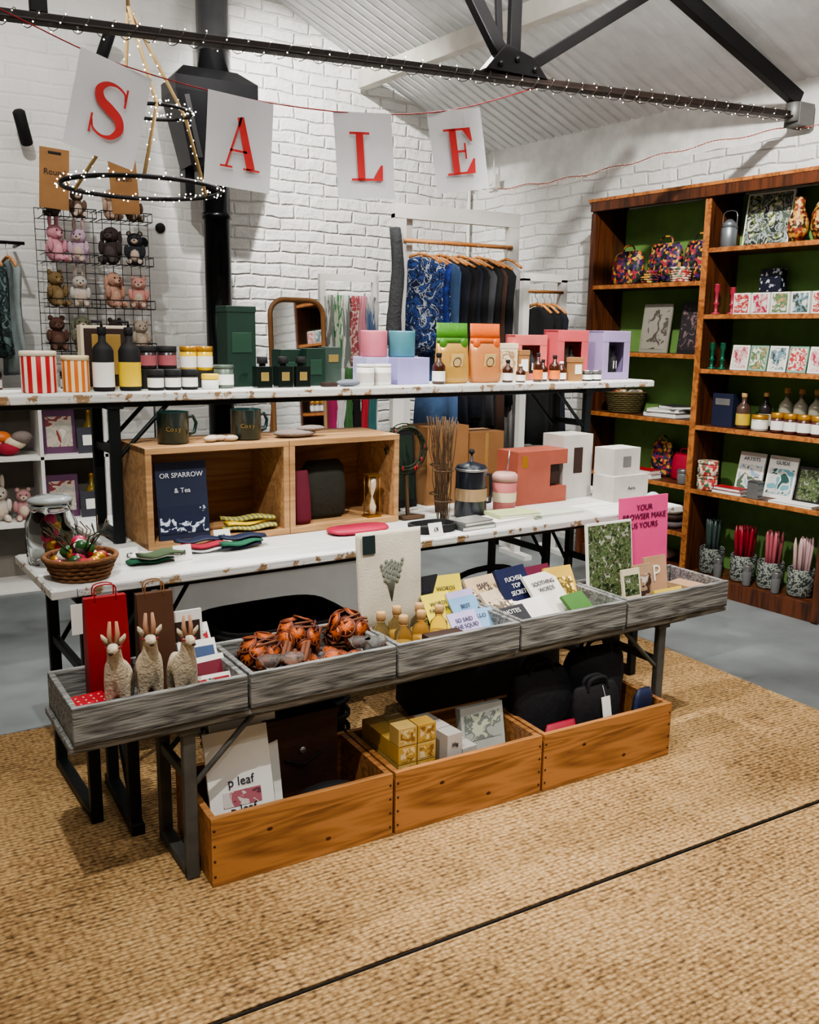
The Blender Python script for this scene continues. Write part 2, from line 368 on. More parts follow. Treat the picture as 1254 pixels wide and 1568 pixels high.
# ------------------------------------------------------------------ sale bunting
b=B('sale_bunting')
fl=mat('bunting_fabric',(200,200,203),.8,var=.03,bump=.05);fr=mat('bunting_red',(184,40,40),.7,var=.05)
sp=[(.26,3.66,2.64),(.50,3.655,2.555),(.845,3.655,2.452),(1.32,3.655,2.395),(1.855,3.655,2.402),(2.31,3.655,2.475),(2.84,3.66,2.655)]
b.tube(catm(sp),.0025,redw,5)
W_,H_=.268,.345
def stroke(pts,ws,M):
    n=len(pts);L_=[];R_=[]
    for i in range(n):
        t=Vector(pts[min(i+1,n-1)])-Vector(pts[max(i-1,0)]);t.normalize();nn=Vector((-t.y,t.x))*ws[i]/2;q=Vector(pts[i]);L_.append(q+nn);R_.append(q-nn)
    for i in range(n-1):
        poly=[L_[i],L_[i+1],R_[i+1],R_[i]];b.raw([(v.x,0,v.y) for v in poly],[(0,1,2,3)],fr,False,M)
def rect(x0,z0,x1,z1,M): b.raw([(x0,0,z0),(x1,0,z0),(x1,0,z1),(x0,0,z1)],[(0,1,2,3)],fr,False,M)
def letter(ch,M):
    if ch=='L':
        rect(-.045,-.10,-.01,.10,M);rect(-.075,.090,.02,.10,M);rect(-.075,-.10,.075,-.090,M);b.raw([(.03,0,-.09),(.075,0,-.09),(.078,0,-.035),(.068,0,-.035)],[(0,1,2,3)],fr,False,M)
    if ch=='E':
        rect(-.045,-.10,-.01,.10,M);rect(-.075,.090,.065,.10,M);rect(-.075,-.10,.07,-.090,M);rect(-.01,-.005,.03,.005,M);rect(.024,-.035,.034,.035,M)
        b.raw([(.025,0,-.09),(.07,0,-.09),(.075,0,-.035),(.065,0,-.035)],[(0,1,2,3)],fr,False,M);b.raw([(.025,0,.09),(.065,0,.09),(.07,0,.04),(.06,0,.04)],[(0,1,2,3)],fr,False,M)
    if ch=='A':
        stroke([(-.055,-.095),(0,.10)],[.009,.009],M);stroke([(.05,-.095),(-.004,.10)],[.036,.028],M);rect(-.04,-.035,.03,-.026,M)
        rect(-.08,-.10,-.028,-.092,M);rect(.018,-.10,.088,-.092,M)
    if ch=='S':
        ctrl=[(.052,.052),(.045,.08),(.012,.096),(-.025,.09),(-.048,.062),(-.036,.028),(0,.006),(.038,-.018),(.05,-.055),(.026,-.09),(-.01,-.098),(-.045,-.082),(-.056,-.05)]
        wc=[.006,.008,.010,.018,.030,.036,.040,.036,.030,.018,.010,.008,.006]
        stroke([tuple(q[:2]) for q in catm([(x,y,0) for x,y in ctrl],5)],[wc[min(i//5,12)]*(1-(i%5)/5)+wc[min(i//5+1,12)]*(i%5)/5 for i in range(61)],M)
        rect(.05,.03,.058,.1,M);rect(-.062,-.1,-.054,-.03,M)
for ch,X,z,ti,tw in (('S',.848,2.450,.25,.12),('A',1.32,2.397,.08,.0),('L',1.850,2.405,-.07,-.05),('E',2.30,2.472,-.17,-.1)):
    M=TR(X,3.65,z,0,ti,tw)
    nx,nz=8,8;vs=[]
    def fy(u,v): return .008*math.sin(u*4+X*5)*v-.004*math.sin(v*3)
    for i in range(nx+1):
        for j in range(nz+1):
            u=i/nx;v=j/nz;vs.append(((u-.5)*W_,fy(u,v),-v*H_))
    b.raw(vs,[(i*(nz+1)+j,(i+1)*(nz+1)+j,(i+1)*(nz+1)+j+1,i*(nz+1)+j+1) for i in range(nx) for j in range(nz)],fl,True,M)
    letter(ch,M@TR(0,-.016,-H_/2-.005)@Matrix.Scale(.97,4))
b.done(recalc=False)
# ------------------------------------------------------------------ chandelier
b=B('fairy_light_chandelier',(1.06,4.2,0));rope=mat('jute_rope',(170,142,96),.9,bump=.3)
b.ring((0,0,2.10),.335,.010,blackm,40);b.ring((.07,0,2.42),.15,.008,blackm,30)
for i in range(3):
    a=2*pi*i/3+.3;bx=(.33*math.cos(a),.33*math.sin(a),2.10);mx=(.07+.15*math.cos(a),.15*math.sin(a),2.42);tx=(-.03,0,2.82)
    b.tube([bx,mx,tx],.008,rope,6)
    for q,w in ((bx,mx),(mx,tx)):
        for k in range(12):
            t=k/12;octa(b,tuple(q[j]*(1-t)+w[j]*t+random.uniform(-.012,.012) for j in range(3)),.0036,bulb)
b.tube([(-.03,0,2.80),(-.03,0,4.3)],.008,rope,6)
for R,z,n,cx in ((.335,2.105,120,0),(.15,2.425,70,.07)):
    for k in range(n):
        a=2*pi*k/n;rr=R+random.uniform(-.025,.025);octa(b,(cx+rr*math.cos(a),rr*math.sin(a),z+random.uniform(-.02,.02)),.0038,bulb)
b.done()
# ------------------------------------------------------------------ flue + hood
b=B('stove_flue_pipe',(1.98,5.98,0))
b.lathe([(.085,.40),(.085,1.2),(.094,1.2),(.094,1.24),(.085,1.24),(.085,2.2),(.094,2.2),(.094,2.24),(.085,2.24),(.085,2.9)],mat('flue_black',(14,14,16),.25,.5),seg=24)
b.lathe([(.1,2.9),(.1,3.2),(.105,3.2),(.105,3.24),(.1,3.24),(.1,3.93)],mat('flue_steel',(110,110,112),.25,.9),seg=24)
b.loft([sec(0,-.05,z,w_,w_*.8,20,.4) for z,w_ in ((.0,.2),(.03,.2),(.031,.24),(.36,.24),(.37,.26),(.40,.24))],black,smooth=False)
b.loft([[(-.20,-.14,2.50),(.14,-.14,2.50),(.14,.1,2.50),(-.20,.1,2.50)],[(-.30,-.2,2.92),(.22,-.2,2.92),(.22,.12,2.92),(-.30,.12,2.92)],[(-.30,-.2,3.0),(.22,-.2,3.0),(.22,.12,3.0),(-.30,.12,3.0)],[(-.22,-.1,3.08),(.12,-.1,3.08),(.12,.1,3.08),(-.22,.1,3.08)]],mat('hood_black',(30,30,32),.35,.5),True,False)
b.box((-.16,.09,2.6),(.06,.12,.55),mat('hood_black'));b.box((-.19,-.165,2.72),(.03,.03,.36),mat('flue_steel'),ry=-.24,rx=.1);b.done()
def lampbody(loc,d):
    bb=B('track_spotlight');bb.lathe([(.035,.02),(.04,.04),(.04,.2),(.03,.22)],blackm,seg=16);bb.lathe([(.03,.032),(.03,.03)],mat('spot_lens_glow',(255,240,215),.3,var=0,emit=6),seg=16)
    bb.tube([(0,0,.15),(0,.06,.15)],.008,blackm,6)
    oo=bb.done();oo.matrix_world=Matrix.Translation(Vector(loc))@Vector(d).to_track_quat('-Z','Y').to_matrix().to_4x4()
def lamp(name,loc,target,power,size=60,blend=.6,rad=.04,col=(1,.975,.93),head=True):
    l=bpy.data.lights.new(name,'SPOT');l.energy=power;l.spot_size=math.radians(size);l.spot_blend=blend;l.shadow_soft_size=rad;l.color=col
    o=bpy.data.objects.new(name,l);bpy.context.scene.collection.objects.link(o)
    d=Vector(target)-Vector(loc);o.rotation_euler=d.to_track_quat('-Z','Y').to_euler()
    if head: lampbody(loc,d)
    o.location=Vector(loc)+d.normalized()*.03
lamp('spot_wall',(1.5,4.4,3.95),(3.0,6.4,2.45),440,58,.7)
lamp('spot_wall_low',(.2,3.6,3.9),(1.6,6.3,1.7),130,70)
lamp('spot_books',(2.2,2.2,3.65),(4.2,3.9,1.3),400,66)
lamp('spot_table',(2.6,1.2,3.6),(2.2,3.1,1.0),240,56,rad=.02)
lamp('spot_table_b',(.0,.9,3.6),(.95,2.9,1.0),215,56,rad=.02)
lamp('spot_rug',(3.0,-.2,3.6),(2.3,1.1,0),120,70,.8)
lamp('spot_rug_left',(.9,-.6,3.6),(.9,1.2,0),75,44,.9)
lamp('spot_back_table',(2.4,4.3,3.6),(.9,2.4,.3),330,75,rad=.015)
lamp('spot_side',(.3,2.6,3.9),(2.7,2.6,.3),270,60,rad=.015)
lamp('spot_clothes',(2.6,3.8,3.5),(3.3,5.4,1.3),100,50)
def area(name,loc,rot,sx,sy,power,col=(1,.985,.96)):
    l=bpy.data.lights.new(name,'AREA');l.shape='RECTANGLE';l.size=sx;l.size_y=sy;l.energy=power;l.color=col
    o=bpy.data.objects.new(name,l);bpy.context.scene.collection.objects.link(o);o.location=loc;o.rotation_euler=rot
area('ridge_soft_fill',(.6,2.0,4.1),(0,0,0),1.6,5,46)  # added soft fill under the ridge, not a real fixture
area('ceiling_bounce_fill',(2.2,3.0,2.75),(pi,0,0),1.0,1.0,70)  # added upward fill standing in for bounce light on the roof
w=bpy.data.worlds.new('world');bpy.context.scene.world=w;w.use_nodes=True;w.node_tree.nodes['Background'].inputs[0].default_value=(.8,.85,1,1);w.node_tree.nodes['Background'].inputs[1].default_value=.3
# ------------------------------------------------------------------ rugs
jm=jutem()
for nm,x0,x1,y0,y1 in (('jute_rug',-1.6,3.22,1.722,3.5),('jute_rug',-1.6,3.22,-1.2,1.712)):
    b=B(nm,((x0+x1)/2,(y0+y1)/2,0));W2,D2=(x1-x0)/2,(y1-y0)/2
    b.box((0,0,.006),(2*W2-.006,2*D2-.006,.012),jm)
    b.tube([(-W2,-D2,.005),(W2,-D2,.005),(W2,D2,.005),(-W2,D2,.005)],.0045,mat('rug_binding',(40,30,20),.9,bump=.4),6,True)
    b.done()
# ------------------------------------------------------------------ frames on surfaces
AB,AM,AT=.042,.07,.075
ZB,ZM,ZT=.505,.77,1.29
def tb(X,v,z=ZB): return (X,2.23+.042*(X-.34)+v,z)
def md(X,v,z=ZM): return (X,2.634+.07*X+v,z)
def tp(X,v,z=ZT): return (X,3.09+.075*X+v,z)
RB=math.radians(-85)
def bk(s,d,z): return (4.08+.0872*s+.996*d,4.76-.996*s+.087*d,z)
def trestle(name,loc,rot,Lg,W,Ht,th,lx,m_leg,top,edge,brace=True,legw=.036):
    b=B(name,loc,rot)
    b.box((Lg/2,W/2,Ht-th/2-.0015),(Lg,W,th-.003),edge)
    n=3 if W>.35 else 1
    for i in range(n):
        b.box((Lg/2,W/n*(i+.5),Ht-.005),(Lg-.012,W/n-.006,.01),top)
    for x in lx:
        s=1 if x<Lg/2 else -1
        for y in (.035,W-.035):
            b.box((x,y,(Ht-th)/2),(legw,.026,Ht-th),m_leg)
            if brace: b.tube([(x,y,Ht*.55),(x+s*.2,y,Ht-th)],.009,m_leg,6)
        b.box((x,W/2,.02),(legw,W-.05,.03),m_leg);b.box((x,W/2,Ht*.62),(.02,W-.07,.03),m_leg);b.box((x,W/2,Ht-th-.012),(.06,W-.03,.024),m_leg)
    b.box((Lg/2,.05,Ht-th-.01),(Lg*.85,.03,.02),m_leg);b.box((Lg/2,W-.05,Ht-th-.01),(Lg*.85,.03,.02),m_leg)
    return b.done(.004)
G=.0125
trestle('trestle_bench',tb(.33,0,0)[:2]+(G,),AB,2.44,.30,.475,.024,(.31,2.12),frame_grey,greyw,greyw)
trestle('trestle_table',md(.37,0,0)[:2]+(G,),AM,2.68,.50,.7575,.03,(.10,2.45),framegreen,toppaint,edgewood)
trestle('trestle_table',md(.62,.52,0)[:2]+(G,),AM,2.42,.48,.7575,.03,(.22,2.1),framegreen,toppaint,edgewood)
trestle('trestle_bench',tp(.02,0,0)[:2]+(ZM+.0005,),AT,3.3,.28,ZT-ZM-.0005,.032,(.66,2.88),framegreen,toppaint,edgewood)
b=B('folding_steel_frame',(.56,2.60,G),0)
for y in (0,.30): b.box((0,y,.20),(.035,.035,.40),framegreen)
b.box((0,.15,.0175),(.04,.38,.035),framegreen);b.box((0,.15,.385),(.035,.30,.03),framegreen);b.tube([(0,.02,.05),(0,.28,.38)],.01,framegreen,6)
b.done(.003)
xs=[.335,.80,1.27,1.74,2.22,2.76]
for i in range(5):
    x0,x1=xs[i]+.004,xs[i+1]-.004;w=x1-x0;d=.295
    b=B('weathered_display_tray',tb(x0,-.012,.4885),AB)
    b.box((w/2,d/2,.008),(w,d,.015),greyw)
    b.box((w/2,.008,.05),(w,.016,.10),greyw);b.box((w/2,d-.008,.05),(w,.016,.10),greyw)
    b.box((.008,d/2,.05),(.016,d-.034,.098),greyw);b.box((w-.008,d/2,.05),(.016,d-.034,.098),greyw)
    b.done(.003)
for i,(x0,x1) in enumerate(((.67,1.228),(1.236,1.786),(1.794,2.37))):
    w=x1-x0;d=.34;h=.20;z0=G
    b=B('pine_crate',(x0,2.20,z0),0)
    b.box((w/2,d/2,.01),(w-.03,d-.03,.018),pine)
    b.box((w/2,.009,h/2),(w-.002,.018,h),pine);b.box((w/2,d-.009,h/2),(w-.002,.018,h),pine)
    b.box((.009,d/2,h/2),(.018,d-.038,h-.004),pine);b.box((w-.009,d/2,h/2),(.018,d-.038,h-.004),pine)
    for k in range(4):
        for xx in (.009,w-.009): b.ell((xx,-.0005,.03+k*.045),(.004,.0015,.004),darkbrown,seg=8,rings=4)
    for (kx,kz) in ((w*.62,.05),(w*.3,.13)): b.ell((kx,-.0003,kz),(.009,.0008,.006),mat('wood_knot',(70,36,16),.6),seg=12,rings=4)
    b.done(.002)
# ------------------------------------------------------------------ generic products
def giftbox(name,loc,rot,w,d,h,m,label=None,lm=None,txt=None,tm=None,ts=.02,rx=0,lid=True):
    b=B(name,loc,rot,rx=rx);b.box((0,0,h/2),(w,d,h),m)
    if lid: b.box((0,0,h-.012),(w+.004,d+.004,.022),m)
    if label: b.box((0,-d/2-.0012,h*label[2]),(w*label[0],.002,h*label[1]),lm)
    if txt: b.text(txt,ts,tm,TR(0,-d/2-.004,h*(label[2] if label else .5)-ts*.3))
    return b.done(.002)
def bottle(name,loc,r,h,m,lm=None,capm=None,neck=.35,lab=(.15,.5),seg=18,pump=False):
    b=B(name,loc);hb=h*(1-neck)
    b.lathe([(r*.9,0),(r,h*.03),(r,hb*.9),(r*.8,hb),(r*.36,hb+h*neck*.25),(r*.34,h*.93)],m,seg=seg)
    if lm: b.lathe([(r*1.015,hb*lab[0]),(r*1.015,hb*(lab[0]+lab[1]))],lm,seg=seg,cap=False)
    b.cyl((0,0,h*.88),r*.42,h*.12,capm or blackm,14)
    if pump: b.tube([(0,0,h),(0,0,h*1.08),(-r*.9,0,h*1.08)],r*.14,blackm,6)
    return b.done()
def jar(name,loc,r,h,m,lidm,lm=None,lid=.25):
    b=B(name,loc);b.lathe([(r*.92,0),(r,h*.05),(r,h*(1-lid)-.003),(r*.9,h*(1-lid))],m,seg=20)
    b.lathe([(r*1.02,h*(1-lid)),(r*1.03,h*(1-lid)+.002),(r*1.03,h-.002),(r*.98,h)],lidm,seg=20)
    if lm: b.lathe([(r*1.012,h*.15),(r*1.012,h*.6)],lm,seg=20,cap=False)
    return b.done()
def book(b,w,d,h,m,M=I4,pages=paper):
    old=b.X;b.X=b.X@M
    b.box((0,0,.0009),(w,d,.0018),m);b.box((0,0,h-.0008),(w,d,.0018),m);b.box((-w/2+.001,0,h/2),(.002,d,h),m);b.box((0,0,h/2),(w-.008,d-.006,h-.004),pages);b.X=old
def card(name,loc,rot,w,h,m,rx=-.15,th=.004,txt=None,tm=None,ts=.02,ty=.8,art=None,artr=(.8,.6,.45),bevel=0):
    b=B(name,loc,rot,rx=rx);b.box((0,0,h/2),(w,th,h),m)
    if art: b.box((0,-th/2-.0008,h*artr[2]),(w*artr[0],.0015,h*artr[1]),art)
    if txt:
        for k,t in enumerate(txt.split('|')): b.text(t,ts,tm,TR(0,-th/2-.003,h*ty-k*ts*1.1))
    return b.done(bevel)
# ------------------------------------------------------------------ TOP SHELF
for X,cA,cB,r,h in ((.455,(180,30,36),(228,214,192),.056,.135),(.572,(210,110,36),(226,206,166),.044,.12)):
    b=B('striped_candle_tin',tp(X,.11));b.lathe([(r*.97,0),(r,.004),(r,h-.012),(r*.95,h-.006),(r*.92,h-.008)],stripem('stripe%s'%X,cA,cB,12,radial=True),seg=40)
    b.lathe([(r*1.03,h-.016),(r*1.03,h-.002),(r*.98,h)],mat('tin_lid%s'%X,cB,.4),seg=30);b.done()
b=B('gift_box',tp(.695,.23),AT)
b.box((0,0,.11),(.17,.05,.22),cream);b.box((0,-.027,.11),(.15,.006,.20),darkbrown);b.box((0,-.031,.12),(.10,.004,.14),mat('box_art',(150,120,60),.6));b.done(.002)
bottle('hand_wash_bottle',tp(.662,.10),.036,.215,blackm,paper,blackm,.3,(.1,.55),pump=True)
bottle('hand_wash_bottle',tp(.752,.10),.037,.215,blackm,yellow,blackm,.3,(.1,.55),pump=True)
for X in (.838,.900,.962): jar('candle_jar',tp(X,.09),.028,.072,blackm,blackm,paper,.3)
b=B('product_riser',tp(.875,.20),AT);b.box((0,0,.035),(.16,.07,.07),blackm);b.done(.002)
for X in (.838,.912): jar('candle_jar',tp(X,.20,ZT+.0705),.034,.08,mat('smoke_jar',(50,36,40),.3),blackm,mat('dusky_pink',(160,88,94),.5),.25)
b=B('product_riser',tp(1.02,.20),AT);b.box((0,0,.03),(.13,.07,.06),blackm);b.done(.002)
for X in (.992,1.055):jar('yellow_candle_jar',tp(X,.20,ZT+.0605),.03,.09,mat('yellow_glass',(216,176,30),.15,coat=.6),gold,paper,.2)
jar('balm_tin',tp(1.035,.08),.03,.055,paper,yellow,None,.35)
jar('candle_tin',tp(1.105,.13),.036,.085,mat('sage_tin',(92,104,94),.4,.3),mat('sage_tin'),paper,.15)
giftbox('tall_gift_box',tp(1.19,.22),AT,.115,.10,.30,green,(.7,.25,.55),mat('green_lab',(30,62,46),.5))
for X in (1.245,1.33,1.405):
    b=B('square_bottle',tp(X,.09),AT);b.box((0,0,.04),(.062,.045,.08),mat('dark_glass',(18,26,22),.12,coat=.5));b.cyl((0,0,.08),.012,.012,blackm,12);b.cyl((0,0,.09),.02,.025,blackm,14)
    b.box((0,-.0235,.042),(.032,.002,.032),mat('dull_gold',(130,110,60),.5));b.done(.006)
giftbox('perfume_box',tp(1.40,.22),AT,.09,.08,.14,green,(.6,.3,.5),mat('green_lab'),lid=False)
giftbox('perfume_box',tp(1.49,.17),AT,.085,.07,.145,green,(.6,.4,.5),mat('green_lab'),lid=False)
giftbox('perfume_box',tp(1.59,.21),AT,.075,.06,.15,mat('grey_green',(50,66,58),.5),(.6,.2,.7),mat('dull_gold'),lid=False)
b=B('soap_dish',tp(1.60,.06),AT);b.ell((0,0,.014),(.055,.025,.014),mat('stone_grey',(110,116,126),.6));b.box((-.08,.01,.008),(.06,.035,.016),darkbrown);b.done(.003)
for X in (1.695,1.775): jar('white_candle_tin',tp(X,.09),.036,.085,paper,mat('pearl',(232,228,222),.3),mat('pale_grey_label',(196,190,186),.6),.12)
giftbox('lavender_box',tp(1.79,.21),AT,.12,.11,.11,mat('pale_lilac',(176,172,208),.6),lid=False)
giftbox('lavender_box',tp(1.925,.16),AT,.16,.14,.11,lilac,lid=False)
for X,m,v in ((1.80,blush,.21),(1.915,teal,.17)):
    b=B('scented_candle',tp(X,v,ZT+.1105));R=.056
    b.lathe([(R*.95,0),(R,.006),(R,.10),(R*.97,.108),(R*.9,.108),(R*.88,.098),(.004,.096)],m,seg=28);b.lathe([(R*.86,.097),(.003,.098)],cream,seg=20,cap=False);b.done()
bottle('amber_dropper_bottle',tp(2.045,.07),.028,.13,amber,paper,blackm)
for X,m,m2 in ((2.145,mat('pouch_gold',(190,148,78),.3,.25,bump=.4,bs=14),mat('pouch_green',(70,126,38),.35,bump=.5,bs=25)),(2.325,mat('pouch_orange',(194,128,78),.3,.1,bump=.4,bs=14),mat('pouch_orange2',(206,98,40),.35,bump=.5,bs=25))):
    b=B('stand_up_pouch',tp(X,.12),AT);w=.085;secs=[]
    for z,t,ww in ((0,.030,.86),(.006,.038,.95),(.03,.042,1),(.08,.036,1),(.13,.024,.985),(.19,.010,.97)): secs.append(sec(0,0,z,w*ww,t,24,.75))
    b.loft(secs,m)
    b.loft([sec(0,0,.19,w*.97,.010,24,.75),sec(0,.002,.215,w*.975,.004,24,.75),sec(0,.004,.255,w*.98,.0015,24,.75)],m2)
    b.loft([sec(0,-.002,.17,w*.972,.0135,24,.75),sec(0,-.001,.192,w*.972,.0105,24,.75)],m2)
    for q in (-.055,.055): b.ell((q,-.012,.17),(.02,.008,.022),m2)
    b.box((0,-.037,.09),(.06,.004,.07),mat('pouch_label',(216,184,124),.5),rx=.17);b.ring((0,0,0),.020,.0014,darkbrown,20,M=TR(0,-.041,.09,pi/2+.17));b.done()
giftbox('cream_box',tp(2.50,.21),AT,.13,.05,.17,cream,(.8,.6,.5),printm('cream_art',[(212,198,170),(150,120,90),(212,198,170),(190,160,120)],40))
giftbox('kraft_box',tp(2.60,.20),AT,.06,.05,.14,brownbox,(.7,.4,.5),paper)
for X,h,r,v in ((2.43,.10,.024,.08),(2.49,.08,.022,.06),(2.60,.13,.022,.07),(2.655,.10,.022,.10),(2.71,.12,.026,.08),(2.77,.09,.024,.10)): bottle('amber_dropper_bottle',tp(X,v),r,h,amber,paper if h<.12 else orange,blackm if h>.09 else paper)
giftbox('kraft_box',tp(2.83,.07),AT,.06,.045,.11,brownbox,(.7,.4,.5),paper)
for X in (2.90,2.96): jar('balm_tin',tp(X,.06),.026,.05,blackm,steel,paper,.3)
def winbox(name,loc,rot,w,d,h,m,ins):
    b=B(name,loc,rot);t=.012
    b.box((0,d/2-t/2,h/2),(w,t,h),m);b.box((0,0,t/2),(w,d-.002,t),m);b.box((0,0,h-t/2),(w,d-.002,t),m)
    for sx in (-1,1): b.box((sx*(w/2-t/2),0,h/2),(t,d-.004,h-.004),m)
    fwid=w*.22
    for sx in (-1,1): b.box((sx*(w/2-fwid/2),-d/2+.002,h/2),(fwid,.004,h-.004),m)
    b.box((0,-d/2+.0015,h*.88),(w-.004,.005,h*.22),m);b.box((0,-d/2+.0015,h*.08),(w-.004,.005,h*.14),m)
    b.box((-w*.1,d*.1,h*.42),(w*.26,d*.5,h*.56),ins);b.lathe([(w*.11,.01),(w*.11,h*.45),(w*.04,h*.55),(w*.04,h*.68)],blackm,c=(w*.15,-.003,0),seg=14)
    b.box((w*.15,-w*.115,h*.3),(w*.12,.002,h*.16),paper)
    return b.done(.002)
winbox('window_gift_box',tp(2.66,.238),AT,.20,.07,.21,mat('coral_pink2',(192,100,96),.55),darkbrown)
winbox('window_gift_box',tp(2.88,.20),AT,.20,.10,.235,mat('coral_pink',(180,78,82),.55),darkbrown)
winbox('window_gift_box',tp(3.14,.17),AT,.19,.11,.235,mat('lilac2',(142,126,162),.6),blackm)
# ------------------------------------------------------------------ MID TABLE
b=B('plywood_display_box',md(.735,.33),AM)
for x0,x1 in ((0,.525),(.527,1.0)):
    w=x1-x0;t=.022;D=.30;h=.345
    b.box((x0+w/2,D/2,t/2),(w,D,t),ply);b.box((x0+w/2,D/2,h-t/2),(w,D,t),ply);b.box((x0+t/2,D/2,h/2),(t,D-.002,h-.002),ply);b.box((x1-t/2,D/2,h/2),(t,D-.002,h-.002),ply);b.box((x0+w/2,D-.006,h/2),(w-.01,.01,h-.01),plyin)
b.done(.002)
ZP=ZM+.345
mg=mat('mug_green',(10,42,38),.3,coat=.4)
for X in (.86,1.13):
    b=B('enamel_mug',md(X,.43,ZP+.001),.3);r,h=.054,.108
    b.lathe([(r*.9,0),(r,.006),(r,h-.002),(r*1.03,h),(r*.96,h),(r*.93,.01),(.003,.008)],mg,seg=28)
    b.tube([(r*.95,0,h*.8),(r*1.5,0,h*.82),(r*1.75,0,h*.6),(r*1.6,0,h*.3),(r*.95,0,h*.2)],.006,mg,8)
    for k,ch in enumerate('Cosy'): a=-pi/2+(k-1.5)*.24-.5;b.text(ch,.022,mat('dull_gold'),TR((r+.001)*math.cos(a),(r+.001)*math.sin(a),h*.42,0,0,a+pi/2))
    b.done()
b=B('pebble_soap',md(.985,.40,ZP+.001),AM)
for x,y in ((0,0),(.04,.012),(.075,-.005),(.02,.03)): b.ell((x,y,.011),(.026,.018,.011),mat('pebble',(180,164,146),.6))
b.done()
b=B('folded_mitts',md(1.32,.42,ZP+.001),AM);b.ell((0,0,.014),(.085,.05,.016),mat('grey_knit',(128,116,110),.9,bump=.5,bs=120));b.ell((.06,-.01,.03),(.06,.03,.012),mat('grey_knit'));b.done()
bird=printm('bird_print',[(24,32,58),(24,32,58),(196,204,216)],34)
pw=mat('print_white',(216,218,222),.6)
card('bird_print_wrap',md(.87,.36,ZM+.0225),AM,.18,.265,navy,-.12,.012,'OR SPARROW||& Tea',pw,.024,.80,bird,(.94,.35,.25))
def foldcloth(name,loc,rot,w,d,mats,n=3,th=.012):
    b=B(name,loc,rot)
    for i in range(n):
        m=mats[i%len(mats)];rz=random.uniform(-.25,.25);secs=[]
        for k in range(9):
            u=k/8;x=(u-.5)*w;e=1-.35*abs(2*u-1)**3
            secs.append([(x,yy,zz+.004*math.sin(u*9+i)) for (yy,zz) in [(math.cos(a)*d/2*e,th*.55+math.sin(a)*th*.5) for a in [2*pi*j/12 for j in range(12)]]])
        b.loft(secs,m,M=TR(random.uniform(-.02,.02),random.uniform(-.02,.02),.003+i*th*.95,0,0,rz))
    return b.done()
knity=stripem('yellow_socks',(196,170,50),(110,120,90),18,'X',.9,th=.35,dist=1.0)
kg=mat('knit_green',(34,90,66),.9)
foldcloth('folded_socks',md(1.12,.385,ZM+.0225),AM,.20,.06,[knity,yellow,knity],3,.016)
foldcloth('folded_socks',md(1.03,.22),AM,.16,.06,[navy,kg,navy],3,.014)
foldcloth('folded_socks',md(.90,.24),AM,.16,.06,[pw,mat('knit_red',(150,34,54),.9),navy],3,.014)
foldcloth('knitted_gloves',md(.72,.16),AM,.15,.07,[kg,paper,mat('moss',(64,80,54),.9)],3,.012)
for X,v in ((.64,.19),(.80,.14),(.99,.30),(1.72,.02)):
    b=B('price_tag',md(X,v),AM,rx=-.35);b.box((0,0,.028),(.06,.002,.05),paper);b.text('\u00a38',.02,blackm,TR(0,-.003,.022));b.box((0,.012,.001),(.06,.024,.002),paper);b.done()
b=B('zip_pouch',md(1.50,.24),AM)
b.loft([sec(0,0,0,.10,.045,20,.7),sec(0,0,.01,.125,.06,20,.7),sec(0,0,.02,.12,.055,20,.7)],mat('pink_pouch',(176,40,72),.5));b.tube([(-.11,.05,.014),(.11,.05,.014)],.003,gold,6);b.done()
b=B('velvet_pouch',md(1.33,.38,ZM+.0225),AM,rx=-.08);b.loft([sec(0,0,z,w_,t_,16,.7) for z,w_,t_ in ((0,.03,.018),(.02,.036,.024),(.12,.036,.02),(.19,.034,.008),(.20,.03,.003))],mat('wine_velvet',(92,12,36),.8));b.done()
b=B('dark_cushion',md(1.455,.44,ZM+.0225),AM,rx=-.08);b.loft([sec(0,0,z,w_,t_,16,.6) for z,w_,t_ in ((0,.07,.015),(.02,.085,.03),(.12,.09,.035),(.20,.085,.03),(.225,.07,.012))],mat('olive_black',(34,34,24),.8,bump=.3));b.done()
b=B('hourglass',md(1.63,.37,ZM+.0225),AM);brs=mat('brass',(150,110,50),.35,.8)
for z in (0,.16): b.box((0,0,z+.004),(.06,.045,.008),brs)
for x,y in ((-.024,-.018),(.024,-.018),(.024,.018),(-.024,.018)): b.tube([(x,y,.005),(x,y,.16)],.002,brs,6)
b.lathe([(.015,.010),(.017,.04),(.003,.08),(.017,.12),(.015,.155)],mat('sand_glass',(200,184,160),.1),seg=14);b.done()
tw=mat('twig_brown',(78,58,38),.8);wg=mat('wreath_green',(36,46,26),.8)
for X0,v0 in ((1.90,.26),(1.97,.40)):
    b=B('wire_twig_bundle',md(X0,v0),AM)
    for k in range(24):
        a=random.uniform(0,2*pi);r0=random.uniform(.005,.03);r1=r0+random.uniform(0,.05)
        pts=[(r0*math.cos(a),r0*math.sin(a),0.001)]
        for j in range(1,7): pts.append(((r0+(r1-r0)*j/6)*math.cos(a+j*.15)+random.uniform(-.006,.006),(r0+(r1-r0)*j/6)*math.sin(a+j*.15)+random.uniform(-.006,.006),j*.066))
        b.tube(pts,.0018,tw,4)
    for z in (.08,.2): b.ring((0,0,z),.038,.003,tw,16)
    b.done()
b=B('berry_wreath',md(1.80,.36),AM,rx=-.1)
for k in range(9): b.ring((0,0,0),.085+random.uniform(-.012,.012),.0022,wg,22,M=TR(0,random.uniform(-.012,.012),.28+random.uniform(-.01,.01),pi/2+random.uniform(-.12,.12),random.uniform(-.1,.1)))
for k in range(60): a=random.uniform(0,2*pi);b.ell(((.085+random.uniform(-.015,.015))*math.cos(a),random.uniform(-.02,.02),.28+.085*math.sin(a)),(.004,.004,.010),red if k%4==0 else wg,seg=6,rings=4)
